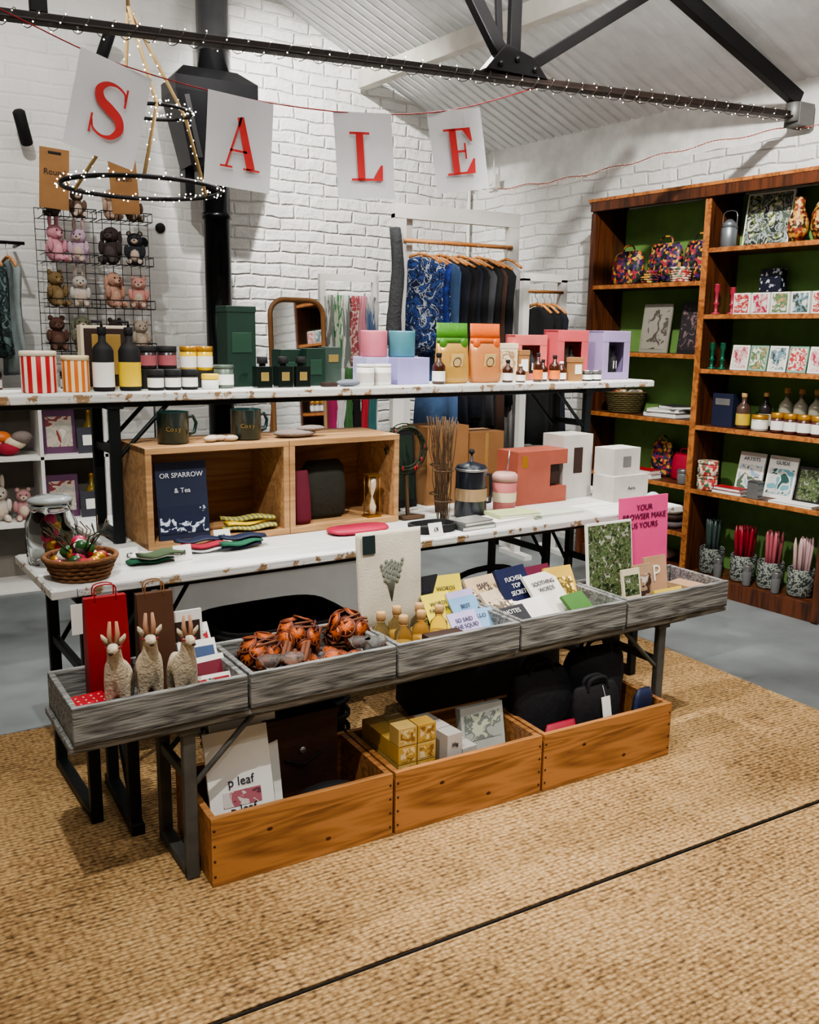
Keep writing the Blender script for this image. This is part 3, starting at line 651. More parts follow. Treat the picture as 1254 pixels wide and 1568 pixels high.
b.box((0,.01,.10),(.012,.012,.2),tw);b.box((0,0,.006),(.10,.08,.012),tw);b.done()
for X,v,w_,h_ in ((2.10,.62,.22,.34),(2.34,.66,.2,.30)): giftbox('cardboard_box',md(X,v),AM,w_,.16,h_,brownbox,(.1,.98,.5),mat('parcel_tape',(166,130,80),.4),lid=False)
for X,v,h_ in ((1.78,.50,.30),(1.90,.56,.34)): card('hanging_artwork',md(X,v),AM,.11,h_,blackm,-.1,.012,art=mat('dark_green_art',(24,44,30),.6),artr=(.8,.8,.5))
b=B('cafetiere',md(2.045,.27),AM);nv=mat('navy_enamel',(20,28,40),.35,coat=.3)
b.lathe([(.062,0),(.066,.005),(.062,.19),(.064,.2),(.058,.21),(.02,.222),(.006,.225),(.004,.26)],nv,seg=28);b.ell((0,0,.265),.012,blackm);b.lathe([(.0665,.07),(.0655,.12)],mat('kraft_band',(160,134,100),.6),seg=28,cap=False)
b.tube([(.06,0,.17),(.10,0,.165),(.105,0,.10),(.10,0,.05),(.062,0,.05)],.007,nv,8);b.lathe([(.066,.19),(.066,.2)],steel,seg=28);b.done()
b=B('travel_tumbler',md(2.215,.26),AM);b.lathe([(.042,0),(.046,.005),(.050,.13),(.046,.135)],mat('tumbler_pink',(190,112,112),.5),seg=28);b.lathe([(.052,.135),(.053,.16),(.042,.17),(.02,.172)],mat('tumbler_lid',(200,156,150),.4),seg=28);b.lathe([(.049,.05),(.0502,.09)],cream,seg=28,cap=False);b.tube([(.01,0,.17),(.02,0,.26)],.003,steel,6);b.done()
b=B('box_with_cutout',md(2.475,.34),AM)
b.prism([(-.13,0),(.16,0),(.16,.07),(.06,.07),(.06,.17),(.16,.17),(.16,.235),(-.13,.235)],0,.14,mat('dull_coral',(156,82,64),.65));b.box((.09,.07,.12),(.10,.08,.09),darkbrown);b.box((-.09,-.001,.19),(.03,.002,.05),gold);b.done(.002)
bw=mat('box_white',(184,179,173),.6);ga=mat('grey_art',(110,108,106),.5)
giftbox('white_product_box',md(2.72,.44),AM,.18,.14,.29,bw,(.3,.4,.6),darkbrown,lid=False)
giftbox('white_product_box',md(2.90,.26),AM,.22,.13,.115,bw,lid=False,txt='Auris',tm=blackm,ts=.022)
giftbox('white_product_box',md(2.89,.28,ZM+.1155),AM,.17,.12,.12,bw,(.3,.4,.5),ga,lid=False)
b=B('small_stone_cup',md(2.93,.08),AM);b.lathe([(.03,0),(.034,.005),(.032,.04),(.02,.05),(.01,.055),(.004,.055)],mat('cup_blue',(166,174,186),.6));b.done()
b=B('black_slate_tray',md(1.76,.12),AM);b.loft([sec(0,0,0,.08,.05,20,.6),sec(0,0,.005,.09,.06,20,.6),sec(0,0,.03,.092,.062,20,.6),sec(0,0,.03,.085,.055,20,.6),sec(0,0,.012,.08,.05,20,.6)],blackm,smooth=False);b.done()
b=B('notebook_stack',md(1.93,.10),AM);book(b,.16,.11,.016,mat('slate_book',(82,86,84),.6));book(b,.15,.1,.014,mat('grey_book',(120,120,116),.6),TR(0,0,.017,0,0,.1));b.done()
pgb=mat('pale_green_book',(180,192,140),.6)
b=B('notebook_stack',md(2.12,.13),AM);book(b,.22,.13,.016,paper,TR(0,0,0,0,0,.1));book(b,.2,.12,.014,pgb,TR(.05,.01,.0165,0,0,-.1));b.done()
b=B('notebook_stack',md(2.40,.14),AM);book(b,.24,.11,.012,mat('mint_paper',(196,206,190),.6));b.done()
bm_=[red,mat('bauble_green',(40,84,40),.3),gold,mat('bauble_pink',(180,44,84),.3),darkbrown]
b=B('bauble_jar',md(.43,.33));b.lathe([(.05,0),(.072,.006),(.078,.03),(.078,.13),(.062,.165),(.058,.175),(.064,.18),(.064,.195),(.058,.195),(.055,.175),(.072,.13),(.072,.03),(.05,.01)],glass,seg=28,cap=False)
for k in range(30):
    a=random.uniform(0,2*pi);rr=random.uniform(0,.045);b.ell((rr*math.cos(a),rr*math.sin(a),.034+.0038*k),.020,bm_[k%5],seg=8,rings=6)
b.lathe([(.066,.196),(.068,.208),(.04,.216),(.01,.219)],mat('jar_lid_glass',(150,156,156),.1,coat=.5),seg=24);b.done()
def basket(name,loc,R,h,m=None):
    m=m or mat('wicker_brown',(116,76,42),.8,bump=.6,bs=90)
    b=B(name,loc)
    b.lathe([(R*.7,0),(R*.78,.005),(R*.72,.012),(R*.02,.012)],m,seg=24)
    n=max(4,int(h/.012))
    for k in range(n):
        rr=R*(.78+.22*k/(n-1))
        b.tube([(rr*(1+.018*(-1)**(i+k))*math.cos(2*pi*i/36),rr*(1+.018*(-1)**(i+k))*math.sin(2*pi*i/36),.008+k*h/n) for i in range(36)],.0062,m,6,True)
    b.ring((0,0,h),R*1.02,.008,m,30);return b
b=basket('ornament_basket',md(.475,.11),.10,.065)
for k in range(30):
    a=random.uniform(0,2*pi);rr=random.uniform(0,.075);z=.04+.075*(1-rr/.08)*random.uniform(.5,1)
    b.ell((rr*math.cos(a),rr*math.sin(a),z),(.022,.018,.020),[red,red,bm_[1],paper,darkbrown,bm_[3],gold][k%7],seg=10,rings=7)
for k in range(24):
    a=random.uniform(0,2*pi);b.tube([(.02*math.cos(a),.02*math.sin(a),.07),(.07*math.cos(a),.07*math.sin(a),.11+random.uniform(0,.03)),(.10*math.cos(a+.3),.10*math.sin(a+.3),.12+random.uniform(0,.05))],.0018,tw if k%2 else wg,4)
b.done()
# ------------------------------------------------------------------ TRAY 1
b=B('red_card_box',tb(.405,.075),AB+.1);b.box((0,0,.025),(.085,.12,.05),red);b.box((0,0,.051),(.089,.124,.012),mat('red_lid',(166,22,36),.5))
for i in range(4):
    for j in range(5): b.box((-.03+i*.02,-.045+j*.022,.0575),(.006,.003,.001),paper,rz=i+j)
b.done(.002)
b=B('berry_pine_sprig',tb(.485,.03))
for k in range(22):
    a=random.uniform(0,2*pi);b.ell((.04*math.cos(a)*random.random(),.012*math.sin(a),.008+random.random()*.02),(.011,.006,.005),[red,wg,paper][k%3],seg=7,rings=4)
b.done()
def bag(name,loc,rot,w,d,h,m,hm):
    b=B(name,loc,rot,rx=-.02)
    b.loft([[(-w/2,-d/2,0),(w/2,-d/2,0),(w/2,d/2,0),(-w/2,d/2,0)],[(-w/2,-d/2*.8,h*.6),(w/2,-d/2*.8,h*.6),(w/2,d/2*.8,h*.6),(-w/2,d/2*.8,h*.6)],[(-w/2,-d*.2,h),(w/2,-d*.2,h),(w/2,d*.2,h),(-w/2,d*.2,h)]],m,True,False)
    for y in (-d*.22,d*.2): b.tube(catm([(-w*.25,y,h-.01),(-w*.22,y,h+.03),(w*.22,y,h+.03),(w*.25,y,h-.01)],4),.002,hm,5)
    return b.done()
bag('red_gift_bag',tb(.475,.215),AB,.11,.06,.29,mat('bag_red',(140,16,24),.5),red);bag('kraft_gift_bag',tb(.61,.225),AB,.10,.055,.28,mat('brown_bag',(84,52,32),.7),brownbox)
wool=mat('sisal_cream',(196,182,158),.95,var=.22,vs=70,bump=.5,bs=150)
def deer(loc,rot,s=1.0):
    b=B('reindeer_figurine',loc,rot);b.X=Matrix.Scale(s,4)
    vs=[(0,.035,.105),(0,0,.105),(0,-.03,.115),(0,-.043,.155),(0,-.046,.19),(0,-.062,.203),(0,-.088,.198),
        (.018,-.026,.07),(.019,-.028,.035),(.019,-.03,.006),(-.018,-.026,.07),(-.019,-.028,.035),(-.019,-.03,.006),
        (.02,.04,.07),(.021,.05,.036),(.02,.045,.006),(-.02,.04,.07),(-.021,.05,.036),(-.02,.045,.006),(0,.068,.12),(0,.078,.11)]
    es=[(0,1),(1,2),(2,3),(3,4),(4,5),(5,6),(2,7),(7,8),(8,9),(2,10),(10,11),(11,12),(0,13),(13,14),(14,15),(0,16),(16,17),(17,18),(0,19),(19,20)]
    rd=[.038,.040,.036,.021,.019,.018,.010,.015,.010,.009,.015,.010,.009,.017,.010,.009,.017,.010,.009,.012,.008]
    b.skin(vs,es,rd,wool,2)
    ant=mat('antler_pale',(176,132,104),.8)
    for sx in (-1,1):
        b.loft([sec(sx*.014,-.050,.208,.006,.004,8),sec(sx*.022,-.05,.222,.008,.004,8),sec(sx*.028,-.051,.234,.002,.002,8)],wool)
        b.tube([(sx*.007,-.052,.212),(sx*.010,-.048,.235),(sx*.008,-.046,.265)],[.007,.006,.0035],ant,6)
        b.ell((sx*.0145,-.066,.212),.0028,blackm,seg=8,rings=5)
    b.ell((0,-.098,.199),(.006,.004,.004),darkbrown,seg=8,rings=5)
    b.ring((0,-.056,.203),.0185,.0022,mat('halter_red',(140,40,40),.9),16)
    return b.done()
for X,v,r,s in ((.475,.090,-.35,1.02),(.560,.105,-.15,1.04),(.645,.085,.05,.98)): deer(tb(X,v),r,s)
redprint=printm('christmas_print',[(160,24,34),(166,34,42),(216,210,200),(40,80,60)],50)
for k,(X,v,c) in enumerate(((.725,.05,redprint),(.735,.105,mat('card_wine',(110,26,44),.5)),(.725,.155,mat('card_blue',(60,80,116),.5)),(.735,.20,redprint),(.70,.245,darkbrown))):
    card('greeting_card_pack',tb(X,v),AB+.12*(k%2),.11,.075+.032*k,paper,-.5 if k<4 else -.1,.012,art=c,artr=(.86,.7,.5))
# ------------------------------------------------------------------ TRAY 2
osl=mat('dried_orange_slice',(178,84,32),.5,var=.35,vs=70,bump=.4);orn=mat('dried_orange_rind',(104,48,22),.6);cin=mat('cinnamon',(112,66,42),.8,bump=.5);orl=mat('dried_orange_pith',(192,116,60),.6);dtr=mat('dark_twig_red',(80,34,26),.7)
def slice_(b,M,r=.028):
    b.lathe([(r*.92,0),(r,.002),(r,.004),(r*.9,.005)],orn,seg=18,M=M);b.lathe([(r*.84,.0055),(r*.1,.0062)],osl,seg=18,M=M,cap=True)
    for k in range(8):
        a=2*pi*k/8;b.raw([(0,0,.0068),(r*.78*math.cos(a-.04),r*.78*math.sin(a-.04),.0066),(r*.78*math.cos(a+.04),r*.78*math.sin(a+.04),.0066)],[(0,1,2)],orl,False,M)
for X,v,R in ((.895,.15,.070),(1.04,.205,.078),(1.205,.205,.074)):
    b=B('dried_orange_pomander',tb(X,v));b.ell((0,0,R),R*.74,dtr)
    for k in range(30):
        th=math.acos(1-2*(k+.5)/30);ph=k*2.399
        n=Vector((math.sin(th)*math.cos(ph),math.sin(th)*math.sin(ph),math.cos(th)))
        if n.z<-.7: continue
        M=Matrix.Translation(Vector((0,0,R))+n*R*.78)@n.to_track_quat('Z','Y').to_matrix().to_4x4()@TR(0,0,0,random.uniform(-.3,.3),random.uniform(-.3,.3))
        if k%3==2:
            for q in (-.006,.006): b.tube([tuple(M@Vector((-.032,q,.004))),tuple(M@Vector((.032,q*1.5,.006)))],.004,dtr if k%2 else cin,6)
        else: slice_(b,M,random.uniform(.026,.034))
    b.done()
b=B('dried_orange_slices',tb(1.04,.085))
for k in range(18): slice_(b,TR(random.uniform(-.07,.12),random.uniform(-.045,.04),.014+random.random()*.05,random.uniform(.0,.9),random.uniform(-.5,.5)),.033)
for k in range(9): x=random.uniform(-.12,-.04);b.tube([(x,-.03,.03+.005*k),(x+.05,.05,.06+.005*k)],.007,cin,6)
b.done()
cello=mat('cellophane',(240,240,238),.12,trans=.9,var=.05,bump=.8,bs=26,ior=1.1)
for X,v in ((.885,.05),(1.18,.065),(1.225,.04),(.95,.035)):
    b=B('cellophane_potpourri_bag',tb(X,v));b.loft([sec(0,0,z,r,r*.8,18,1,.12,5,z*60) for z,r in ((0,.02),(.006,.028),(.035,.032),(.055,.02),(.062,.007),(.08,.024),(.098,.034))],cello)
    b.ring((0,0,.062),.008,.002,paper,12)
    for k in range(8): b.ell((random.uniform(-.016,.016),random.uniform(-.014,.014),.012+.004*k),.009,[osl,cin,cream][k%3],seg=7,rings=5)
    b.done()
# ------------------------------------------------------------------ TRAY 3
canvas=mat('canvas_cream',(202,195,176),.9,bump=.25,bs=200)
b=B('canvas_tote',tb(1.40,.262,.505),AB,rx=-.06)
b.loft([sec(0,0,z,w_,t_,20,.5) for z,w_,t_ in ((0,.118,.006),(.1,.120,.012),(.25,.122,.012),(.35,.124,.006),(.365,.124,.004))],canvas)
b.box((-.082,-.013,.325),(.045,.004,.06),mat('label_green',(20,40,40),.6))
br=mat('print_grey',(120,124,112),.8)
for k in range(13):
    a=(k-6)*.1;hh=.11+.03*((k*7)%5)/5;b.tube([(0,-.0125,.13),(math.sin(a)*.03,-.014,.13+.6*hh),(math.sin(a)*.065+.004*(k%3),-.014,.13+hh)],.0016,br,4)
    for q in (.6,.75,.9,1.0): b.ell((math.sin(a)*.065*q+.006*(-1)**k,-.0142,.13+hh*q),(.006,.0015,.008),br,seg=6,rings=4)
b.done()
oil=mat('oil_bottle',(240,216,160),.03,trans=.95,var=.03,ior=1.2);cork=mat('cork',(186,148,100),.8);oill=mat('oil_label',(214,184,120),.6)
for X,v in ((1.30,.15),(1.375,.18),(1.455,.17),(1.345,.085),(1.42,.10),(1.50,.12)):
    b=B('oil_bottle',tb(X,v));b.lathe([(.024,0),(.028,.004),(.029,.06),(.027,.085),(.012,.10),(.011,.118)],oil,seg=20);b.lathe([(.0185,.006),(.0215,.055)],oill,seg=16)
    b.lathe([(.013,.112),(.015,.114),(.015,.136),(.013,.138)],cork,seg=14);b.ring((0,0,.108),.0125,.0015,cork,12);b.done()
giftbox('chutney_gift_box',tb(1.46,.030),AB,.13,.045,.08,darkbrown,(.5,.5,.5),blush,lid=False)
giftbox('kraft_box',tb(1.355,.028),AB,.06,.04,.065,brownbox,(.7,.6,.5),cream,lid=False)
cols=[('blue_card',(110,150,184)),('yellow_card',(214,194,56)),('lilac_card',(174,162,200)),('blue_card',(110,150,184)),('lilac_card',(174,162,200)),('black_card',(30,30,34))]
lay=[(1.55,.25,.14,.19,5,-.3,.1),(1.63,.235,.13,.19,1,-.4,-.1),(1.68,.18,.12,.15,2,-.55,.15),(1.67,.13,.12,.15,0,-.7,.1),(1.665,.08,.12,.12,3,-.75,-.15),(1.60,.045,.12,.13,4,-.7,.1),(1.58,.17,.12,.16,1,-.6,.1)]
for X,v,w_,h_,ci,rx,rz in lay:
    n,c=cols[ci];card('slogan_card',tb(X,v),AB+rz,w_,h_,mat(n,c,.5),rx,.004,['BEST','WORDS|FAILED ME','GO FOR|IT','HELLO','SO SAID|THE SQUID','WAFFLE'][ci],pdark,.02,.72)
bk4=[(1.82,.24,.15,.17,(196,170,136),-.6,.15),(1.84,.14,.15,.16,(196,176,150),-.8,.25),(1.93,.19,.16,.20,(20,28,64),-.55,.2),(2.04,.22,.16,.18,(100,26,54),-.5,.1),(2.05,.14,.17,.19,(212,206,196),-.75,.2),(2.13,.08,.12,.12,(70,110,54),-.9,.2),(2.13,.20,.13,.17,(206,170,74),-.5,.0),(1.93,.08,.15,.13,(216,212,204),-.9,.15),(1.82,.06,.13,.12,(44,44,48),-.9,.1)]
for i,(X,v,w_,h_,c,rx,rz) in enumerate(bk4):
    tx={2:'FUCHSIA|TOP|SECRET',4:'SOOTHING|WORDS',0:'MAPS',8:'NOTES'}.get(i)
    card('paperback_book',tb(X,v),AB+rz,w_,h_,mat('bk4_%d'%i,c,.45),rx,.012,tx,paper if i in(2,8) else pdark,.024,.74,art=printm('cov%d'%i,[c,tuple(q//2 for q in c),tuple(min(255,q+50) for q in c)],40) if i in(0,1,3,6) else None)
# TRAY 5
treeart=printm('tree_picture',[(30,44,26),(66,86,48),(104,120,80),(56,48,32),(160,168,150)],60)
card('framed_tree_print',tb(2.34,.20),AB,.23,.31,paper,-.12,.012,art=treeart,artr=(.95,.95,.5))
card('pink_poster',tb(2.57,.262),AB,.265,.38,pink,-.06,.008,'YOUR|BROWSER MAKE|US YOURS',mat('print_dark2',(70,20,50),.6),.032,.86)
card('greeting_card',tb(2.36,.10),AB,.09,.15,cream,-.2,.01,art=treeart,artr=(.8,.5,.6))
card('greeting_card',tb(2.45,.13),AB,.10,.15,mat('card_beige',(176,146,116),.5),-.2,.01,art=printm('portrait',[(60,44,40),(160,130,104),(200,190,180)],30))
card('greeting_card',tb(2.56,.17),AB,.12,.16,mat('card_peach',(186,146,116),.5),-.2,.01,'P',paper,.09,.4)
card('greeting_card',tb(2.55,.08),AB,.15,.06,mat('card_mustard',(196,168,70),.5),-.6,.01,art=paper,artr=(.8,.5,.5))
b=B('notebook_stack',tb(2.675,.12),AB);book(b,.10,.15,.03,paper);book(b,.09,.13,.02,mat('card_beige'),TR(0,0,.031,0,0,.2));b.done()
# ------------------------------------------------------------------ CRATE CONTENTS
pz0=G+.0195
leafp=printm('pink_leaf_print',[(206,200,194),(206,200,194),(170,100,110),(110,60,74)],24)
card('seed_poster',(.80,2.275,pz0),0,.19,.36,paper,-.28,.01,'p leaf||p leaf',pdark,.036,.56,art=leafp,artr=(.6,.12,.46))
card('seed_poster',(.84,2.34,pz0),0,.2,.37,paper,-.22,.01,art=printm('green_leaf_print',[(216,212,204),(216,212,204),(120,134,110)],34),artr=(.7,.3,.75))
b=B('dark_storage_case',(1.02,2.45,pz0),.05);b.box((0,0,.16),(.24,.10,.32),mat('case_leather',(60,34,22),.6,var=.3,bump=.3));b.box((0,0,.325),(.25,.11,.02),darkbrown);b.ell((0,-.052,.22),(.012,.006,.012),steel);b.tube([(-.06,-.054,.2),(0,-.065,.18),(.06,-.054,.2)],.004,blackm,6);b.done(.004)
b=B('black_cushion',(1.06,2.30,pz0),0);b.ell((0,0,.075),(.13,.065,.072),blackm);b.done()
ybx=mat('yellow_soap_box',(180,142,66),.5);ypr=printm('soap_box_label',[(206,188,150),(180,146,70),(130,94,48)],60)
b=B('soap_box_stack',(1.34,2.36,pz0),.0)
for i in range(2):
    for j in range(4):
        for k in range(4 if j else 5):
            b.box((-.04+i*.068,-.09+j*.062,.03+k*.059),(.064,.058,.056),ybx if (k+i)%2 else mat('soap_box_pale',(186,156,92),.5))
            b.box((-.04+i*.068,-.09+j*.062-.0295,.03+k*.059),(.05,.001,.044),ypr)
b.done(.001)
b=B('white_soap_box_stack',(1.49,2.33,pz0),.1)
for i in range(2):
    for j in range(3):
        hh=.24-(.06 if i else 0);b.box((-.03+i*.062,-.06+j*.062,hh/2),(.058,.058,hh),bw);b.text('50g',.018,blackm,TR(-.03+i*.062,-.06+j*.062-.031,hh-.04))
b.done(.002)
card('card_pack',(1.66,2.34,pz0),0,.17,.25,mat('pack_grey',(170,172,166),.6),-.2,.03,None,None,art=printm('pack_art',[(170,172,166),(120,126,120),(190,196,170)],26),artr=(.85,.35,.72))
giftbox('small_white_box',(1.69,2.255,pz0),0,.12,.05,.10,bw,lid=False)
def totebag(name,loc,rot,w,h,d,m,tag=True,sl=0):
    b=B(name,loc,rot)
    b.loft([sec(sl*z*z,0,z*h,w*a_/2,d*t_/2,26,.6,.04,5,z*5) for z,a_,t_ in ((0,.9,.8),(.05,1,1),(.4,1.02,1.0),(.7,1.0,.85),(.88,.93,.6),(.97,.86,.35),(1,.8,.2))],m)
    for y in (-d*.15,d*.15): b.tube(catm([(-w*.22+sl,y,h*.92),(-w*.15+sl,y,h*1.08),(w*.15+sl,y,h*1.08),(w*.22+sl,y,h*.92)],5),.008,m,6)
    if tag: b.box((w*.1,-d*.5,h*.72),(.04,.003,.07),paper,rx=-.2);b.tube([(w*.1,-d*.47,h*.8),(w*.1,-d*.2,h*.98)],.001,paper,4)
    return b.done()
bagm=mat('black_bag_fabric',(12,12,16),.8,bump=.4,bs=30);bag2=mat('black_bag2',(16,16,22),.7,bump=.4,bs=30)
totebag('black_tote_bag',(1.94,2.41,pz0),.06,.26,.32,.13,bagm,False,-.02);totebag('black_tote_bag',(2.17,2.43,pz0),-.08,.26,.35,.12,bag2,False,.03);totebag('black_tote_bag',(2.09,2.30,pz0),.05,.22,.27,.08,bagm,True)
b=B('red_purse',(1.91,2.26,pz0));b.loft([sec(0,0,z,w_,t_,16,.7) for z,w_,t_ in ((0,.07,.015),(.1,.08,.02),(.18,.06,.006))],mat('magenta',(160,20,50),.6));b.done()
b=B('blue_purse',(2.27,2.26,pz0),.2,ry=.10);b.loft([sec(0,0,z,w_,t_,16,.6) for z,w_,t_ in ((0,.05,.018),(.1,.055,.02),(.2,.05,.015),(.23,.035,.005))],mat('royal_blue',(14,26,60),.6));b.done()
b=B('storage_basket_dark',(1.15,2.95,G),.07)
b.loft([sec(0,0,z,w_,t_,24,.5) for z,w_,t_ in ((0,.22,.15),(.02,.24,.17),(.5,.25,.18),(.5,.235,.165),(.03,.22,.15))],blackm,smooth=False)
for z in (.06,.12,.18,.24,.30,.36,.42,.48):b.tube([(p_[0],p_[1],z) for p_ in sec(0,0,z,.252,.182,32,.5)],.009,blackm,5,True)
b.done()
b=B('black_holdall',(2.05,2.95,G),.05);b.loft([sec(0,0,z,w_,t_,24,.6,.03,4) for z,w_,t_ in ((0,.34,.14),(.05,.38,.17),(.25,.37,.17),(.42,.32,.12),(.46,.26,.05))],bagm);b.tube(catm([(-.2,0,.42),(-.12,-.02,.55),(.12,-.02,.55),(.2,0,.42)],6),.012,bagm,8);b.done()
ybr=brickm('yellow_brick',(166,134,74),.9,dist=.01)
b=B('brick_plinth',(1.15,4.25,0),.05);b.box((.6,.2,.16),(1.2,.4,.32),white);b.box((.6,.2,.355),(1.24,.44,.07),ybr);b.done(.004)
# ------------------------------------------------------------------ BOOKCASE
b=B('bookcase',(4.08,4.76,0),RB)
T=.035;D=.30;Hh=2.34
for x in (0,.885,1.765): b.box((x+T/2,D/2,Hh/2),(T,D,Hh),bookw)
b.box((.9,D/2,Hh+.005),(1.84,D+.02,.03),bookw);b.box((.9,-.005,Hh-.03),(1.80,.03,.06),bookw);b.box((.9,-.014,Hh+.008),(1.84,.02,.02),bookedge)
b.box((.9,D-.01,Hh/2),(1.74,.015,Hh-.05),mat('bookcase_green_back',(110,148,78),.7))
b.box((.9,D/2,.05),(1.72,D-.02,.10),bookw)
LZ=(1.82,1.40,1.01,.62,.33);RZs=(2.0,1.63,1.32,.99,.61)
for zs,x0,x1 in ((LZ,.035,.885),(RZs,.92,1.765)):
    for z in zs:
        b.box(((x0+x1)/2,D/2-.005,z-.0125),(x1-x0-.002,D-.03,.025),bookw);b.box(((x0+x1)/2,.005,z-.013),(x1-x0-.002,.014,.026),bookedge)
for x in (0,.885,1.765): b.box((x+T/2,-.002,Hh/2-.03),(T+.004,.01,Hh-.08),bookedge if x==.885 else bookw)
b.done(.002)
def pbag(name,s,d,z,w,h,dp,m,hd_=True):
    b=B(name,bk(s,d,z),RB);b.loft([sec(0,0,q*h,w*a_/2,dp*t_/2,18,.7) for q,a_,t_ in ((0,.9,.8),(.08,1,1),(.5,1,.9),(.82,.95,.6),(1,.8,.25))],m)
    if hd_: b.tube(catm([(-w*.2,0,h*.94),(-w*.13,0,h*1.14),(w*.13,0,h*1.14),(w*.2,0,h*.94)],4),.006,m,6)
    b.done()
pbag('floral_bag',.22,.12,1.821,.24,.21,.12,flo);pbag('floral_bag',.45,.20,1.821,.26,.25,.10,flod);pbag('floral_bag',.71,.20,1.821,.22,.25,.10,flod)
b=basket('floral_basket',bk(.68,.07,1.821),.065,.08,flo2);b.done()
b=basket('floral_basket',bk(.45,.065,1.821),.06,.07,flo);b.done()
def bcard(s,d,z,w,h,m,art=None,nm='framed_print',rx=-.12,txt=None,artr=(.85,.85,.5),th=.012):
    return card(nm,bk(s,d,z+.001),RB,w,h,m,rx,th,txt,pdark,.03,.8,art,artr)
bcard(.48,.10,1.40,.22,.30,mat('sketch_grey',(140,136,124),.6),printm('sketch',[(146,142,130),(146,142,130),(84,78,70)],24))
bcard(.70,.14,1.40,.13,.31,mat('dark_frame',(40,34,38),.5),printm('sketch2',[(46,40,44),(46,40,44),(120,100,100)],30))
bcard(.81,.13,1.40,.10,.31,mat('dark_frame'),printm('sketch3',[(60,44,60),(50,44,48),(140,100,120)],30))
b=basket('wicker_basket',bk(.24,.14,1.011),.13,.13,mat('seagrass',(86,76,42),.9,bump=.6,bs=80))
for k in range(8): b.ell((random.uniform(-.06,.06),random.uniform(-.06,.06),.12),(.05,.04,.03),[flo,flo2,cream,mat('grey_knit')][k%4],seg=9,rings=6)
b.done()
b=B('book_stack',bk(.62,.13,1.011),RB);dc=mat('dark_cover',(50,50,54),.5);book(b,.26,.2,.03,dc);book(b,.22,.18,.02,paper,TR(0,0,.031,0,0,.2));book(b,.16,.14,.02,dc,TR(.04,0,.052,0,0,-.3));b.done()
pbag('magenta_purse',.73,.17,.621,.18,.17,.08,mat('magenta'));pbag('floral_bag',.53,.20,.621,.16,.22,.08,flo)
gg_=mat('glass_grey',(100,100,100),.1,coat=.5)
jar('glass_tealight',bk(.82,.05,.621),.035,.09,gg_,steel)
b=B('book_stack',bk(.50,.07,.621),RB);book(b,.2,.10,.03,paper);book(b,.18,.10,.02,red,TR(0,0,.031));b.done()
b=B('folded_blanket',bk(.66,.13,.331),RB)
for k in range(3): b.loft([sec(0,0,.001+k*.045,.13,.10,18,.5),sec(0,0,.02+k*.045,.145,.115,18,.5),sec(0,0,.04+k*.045,.14,.11,18,.5)],[mat('knit_grey2',(100,90,90),.9),darkbrown,cream][k])
b.done()
b=B('slippers',bk(.60,.14,.102),RB)
for x in (-.06,.06): b.ell((x,0,.03),(.045,.12,.03),mat('felt_beige',(176,146,126),.95))
b.done()
zinc=mat('lantern_zinc',(130,136,140),.4,.6)
b=B('lantern',bk(1.0,.07,2.001),RB);b.cyl((0,0,0),.045,.11,zinc,18);b.lathe([(.048,.11),(.03,.14),(.012,.155)],zinc);b.tube(catm([(-.045,0,.1),(-.04,0,.19),(.04,0,.19),(.045,0,.1)],5),.003,steel,5);b.done()
bcard(1.20,.12,2.0,.29,.29,paper,printm('bird_picture',[(80,90,80),(160,170,166),(36,44,44),(130,140,80),(210,210,204)],24),artr=(.93,.93,.5))
def vase(s,d,z,r,h,m,nm='painted_vase'):
    b=B(nm,bk(s,d,z),RB);b.lathe([(r*.6,0),(r,.25*h),(r*.95,.5*h),(r*.45,.78*h),(r*.5,h),(r*.4,h),(r*.35,.8*h)],m,seg=20);b.done()
golf=printm('gold_floral',[(60,40,20),(190,140,50),(140,56,40),(200,170,110)],70,cells=True)
vase(1.42,.08,2.001,.055,.23,golf);vase(1.53,.14,2.001,.065,.29,golf);vase(1.65,.08,2.001,.05,.2,flod)
def cstick(s,d,z,h,m):
    b=B('candlestick',bk(s,d,z),RB);b.lathe([(.026,0),(.026,.006),(.010,.014),(.010,.3*h),(.018,.35*h),(.010,.42*h),(.010,.7*h),(.018,.8*h),(.015,.97*h),(.018,h)],m,seg=16);b.done()
pk=mat('pink_glass',(160,50,68),.3);gg=mat('green_glass',(12,84,60),.2,coat=.4)
cstick(.965,.05,1.631,.17,pk);cstick(1.05,.08,1.631,.15,pk);cstick(.965,.05,1.321,.15,gg);cstick(1.035,.05,1.321,.15,gg)
giftbox('starry_box',bk(1.22,.20,1.631),RB,.13,.06,.25,printm('stars',[(22,24,44)]*6+[(190,190,200)],70,cells=True),lid=False)
wm=[printm('ill1',[(210,204,194),(180,56,56),(210,204,194)],40),printm('ill2',[(210,204,194),(200,150,150),(160,46,74)],36),printm('ill3',[(210,204,194),(84,120,84),(180,140,100)],40),printm('ill4',[(210,206,194),(110,140,150),(60,70,60)],36)]
for k,s in enumerate((1.14,1.26,1.38,1.50,1.62)): giftbox('soap_gift_box',bk(s,.07,1.631),RB,.105,.06,.115,paper,(.86,.86,.5),wm[k%4],lid=False)
for k,s in enumerate((1.14,1.26,1.38,1.50,1.62)): bcard(s,.06,1.32,.11,.14,paper if k%2==0 else mat('mint',(130,168,150),.6),wm[(k+1)%4],'ceramic_coaster',-.15,th=.008)
giftbox('soap_gift_box',bk(1.45,.2,1.321),RB,.3,.08,.12,mat('sage_box',(110,120,90),.6),lid=False)
giftbox('navy_gift_box',bk(1.04,.12,.991),RB,.14,.08,.19,navy,(.7,.2,.75),ga,lid=False)
bottle('tagged_bottle',bk(1.17,.10,.991),.04,.20,mat('amber_dark',(80,60,50),.2),mat('yellow_lab',(200,170,60),.5),cork)
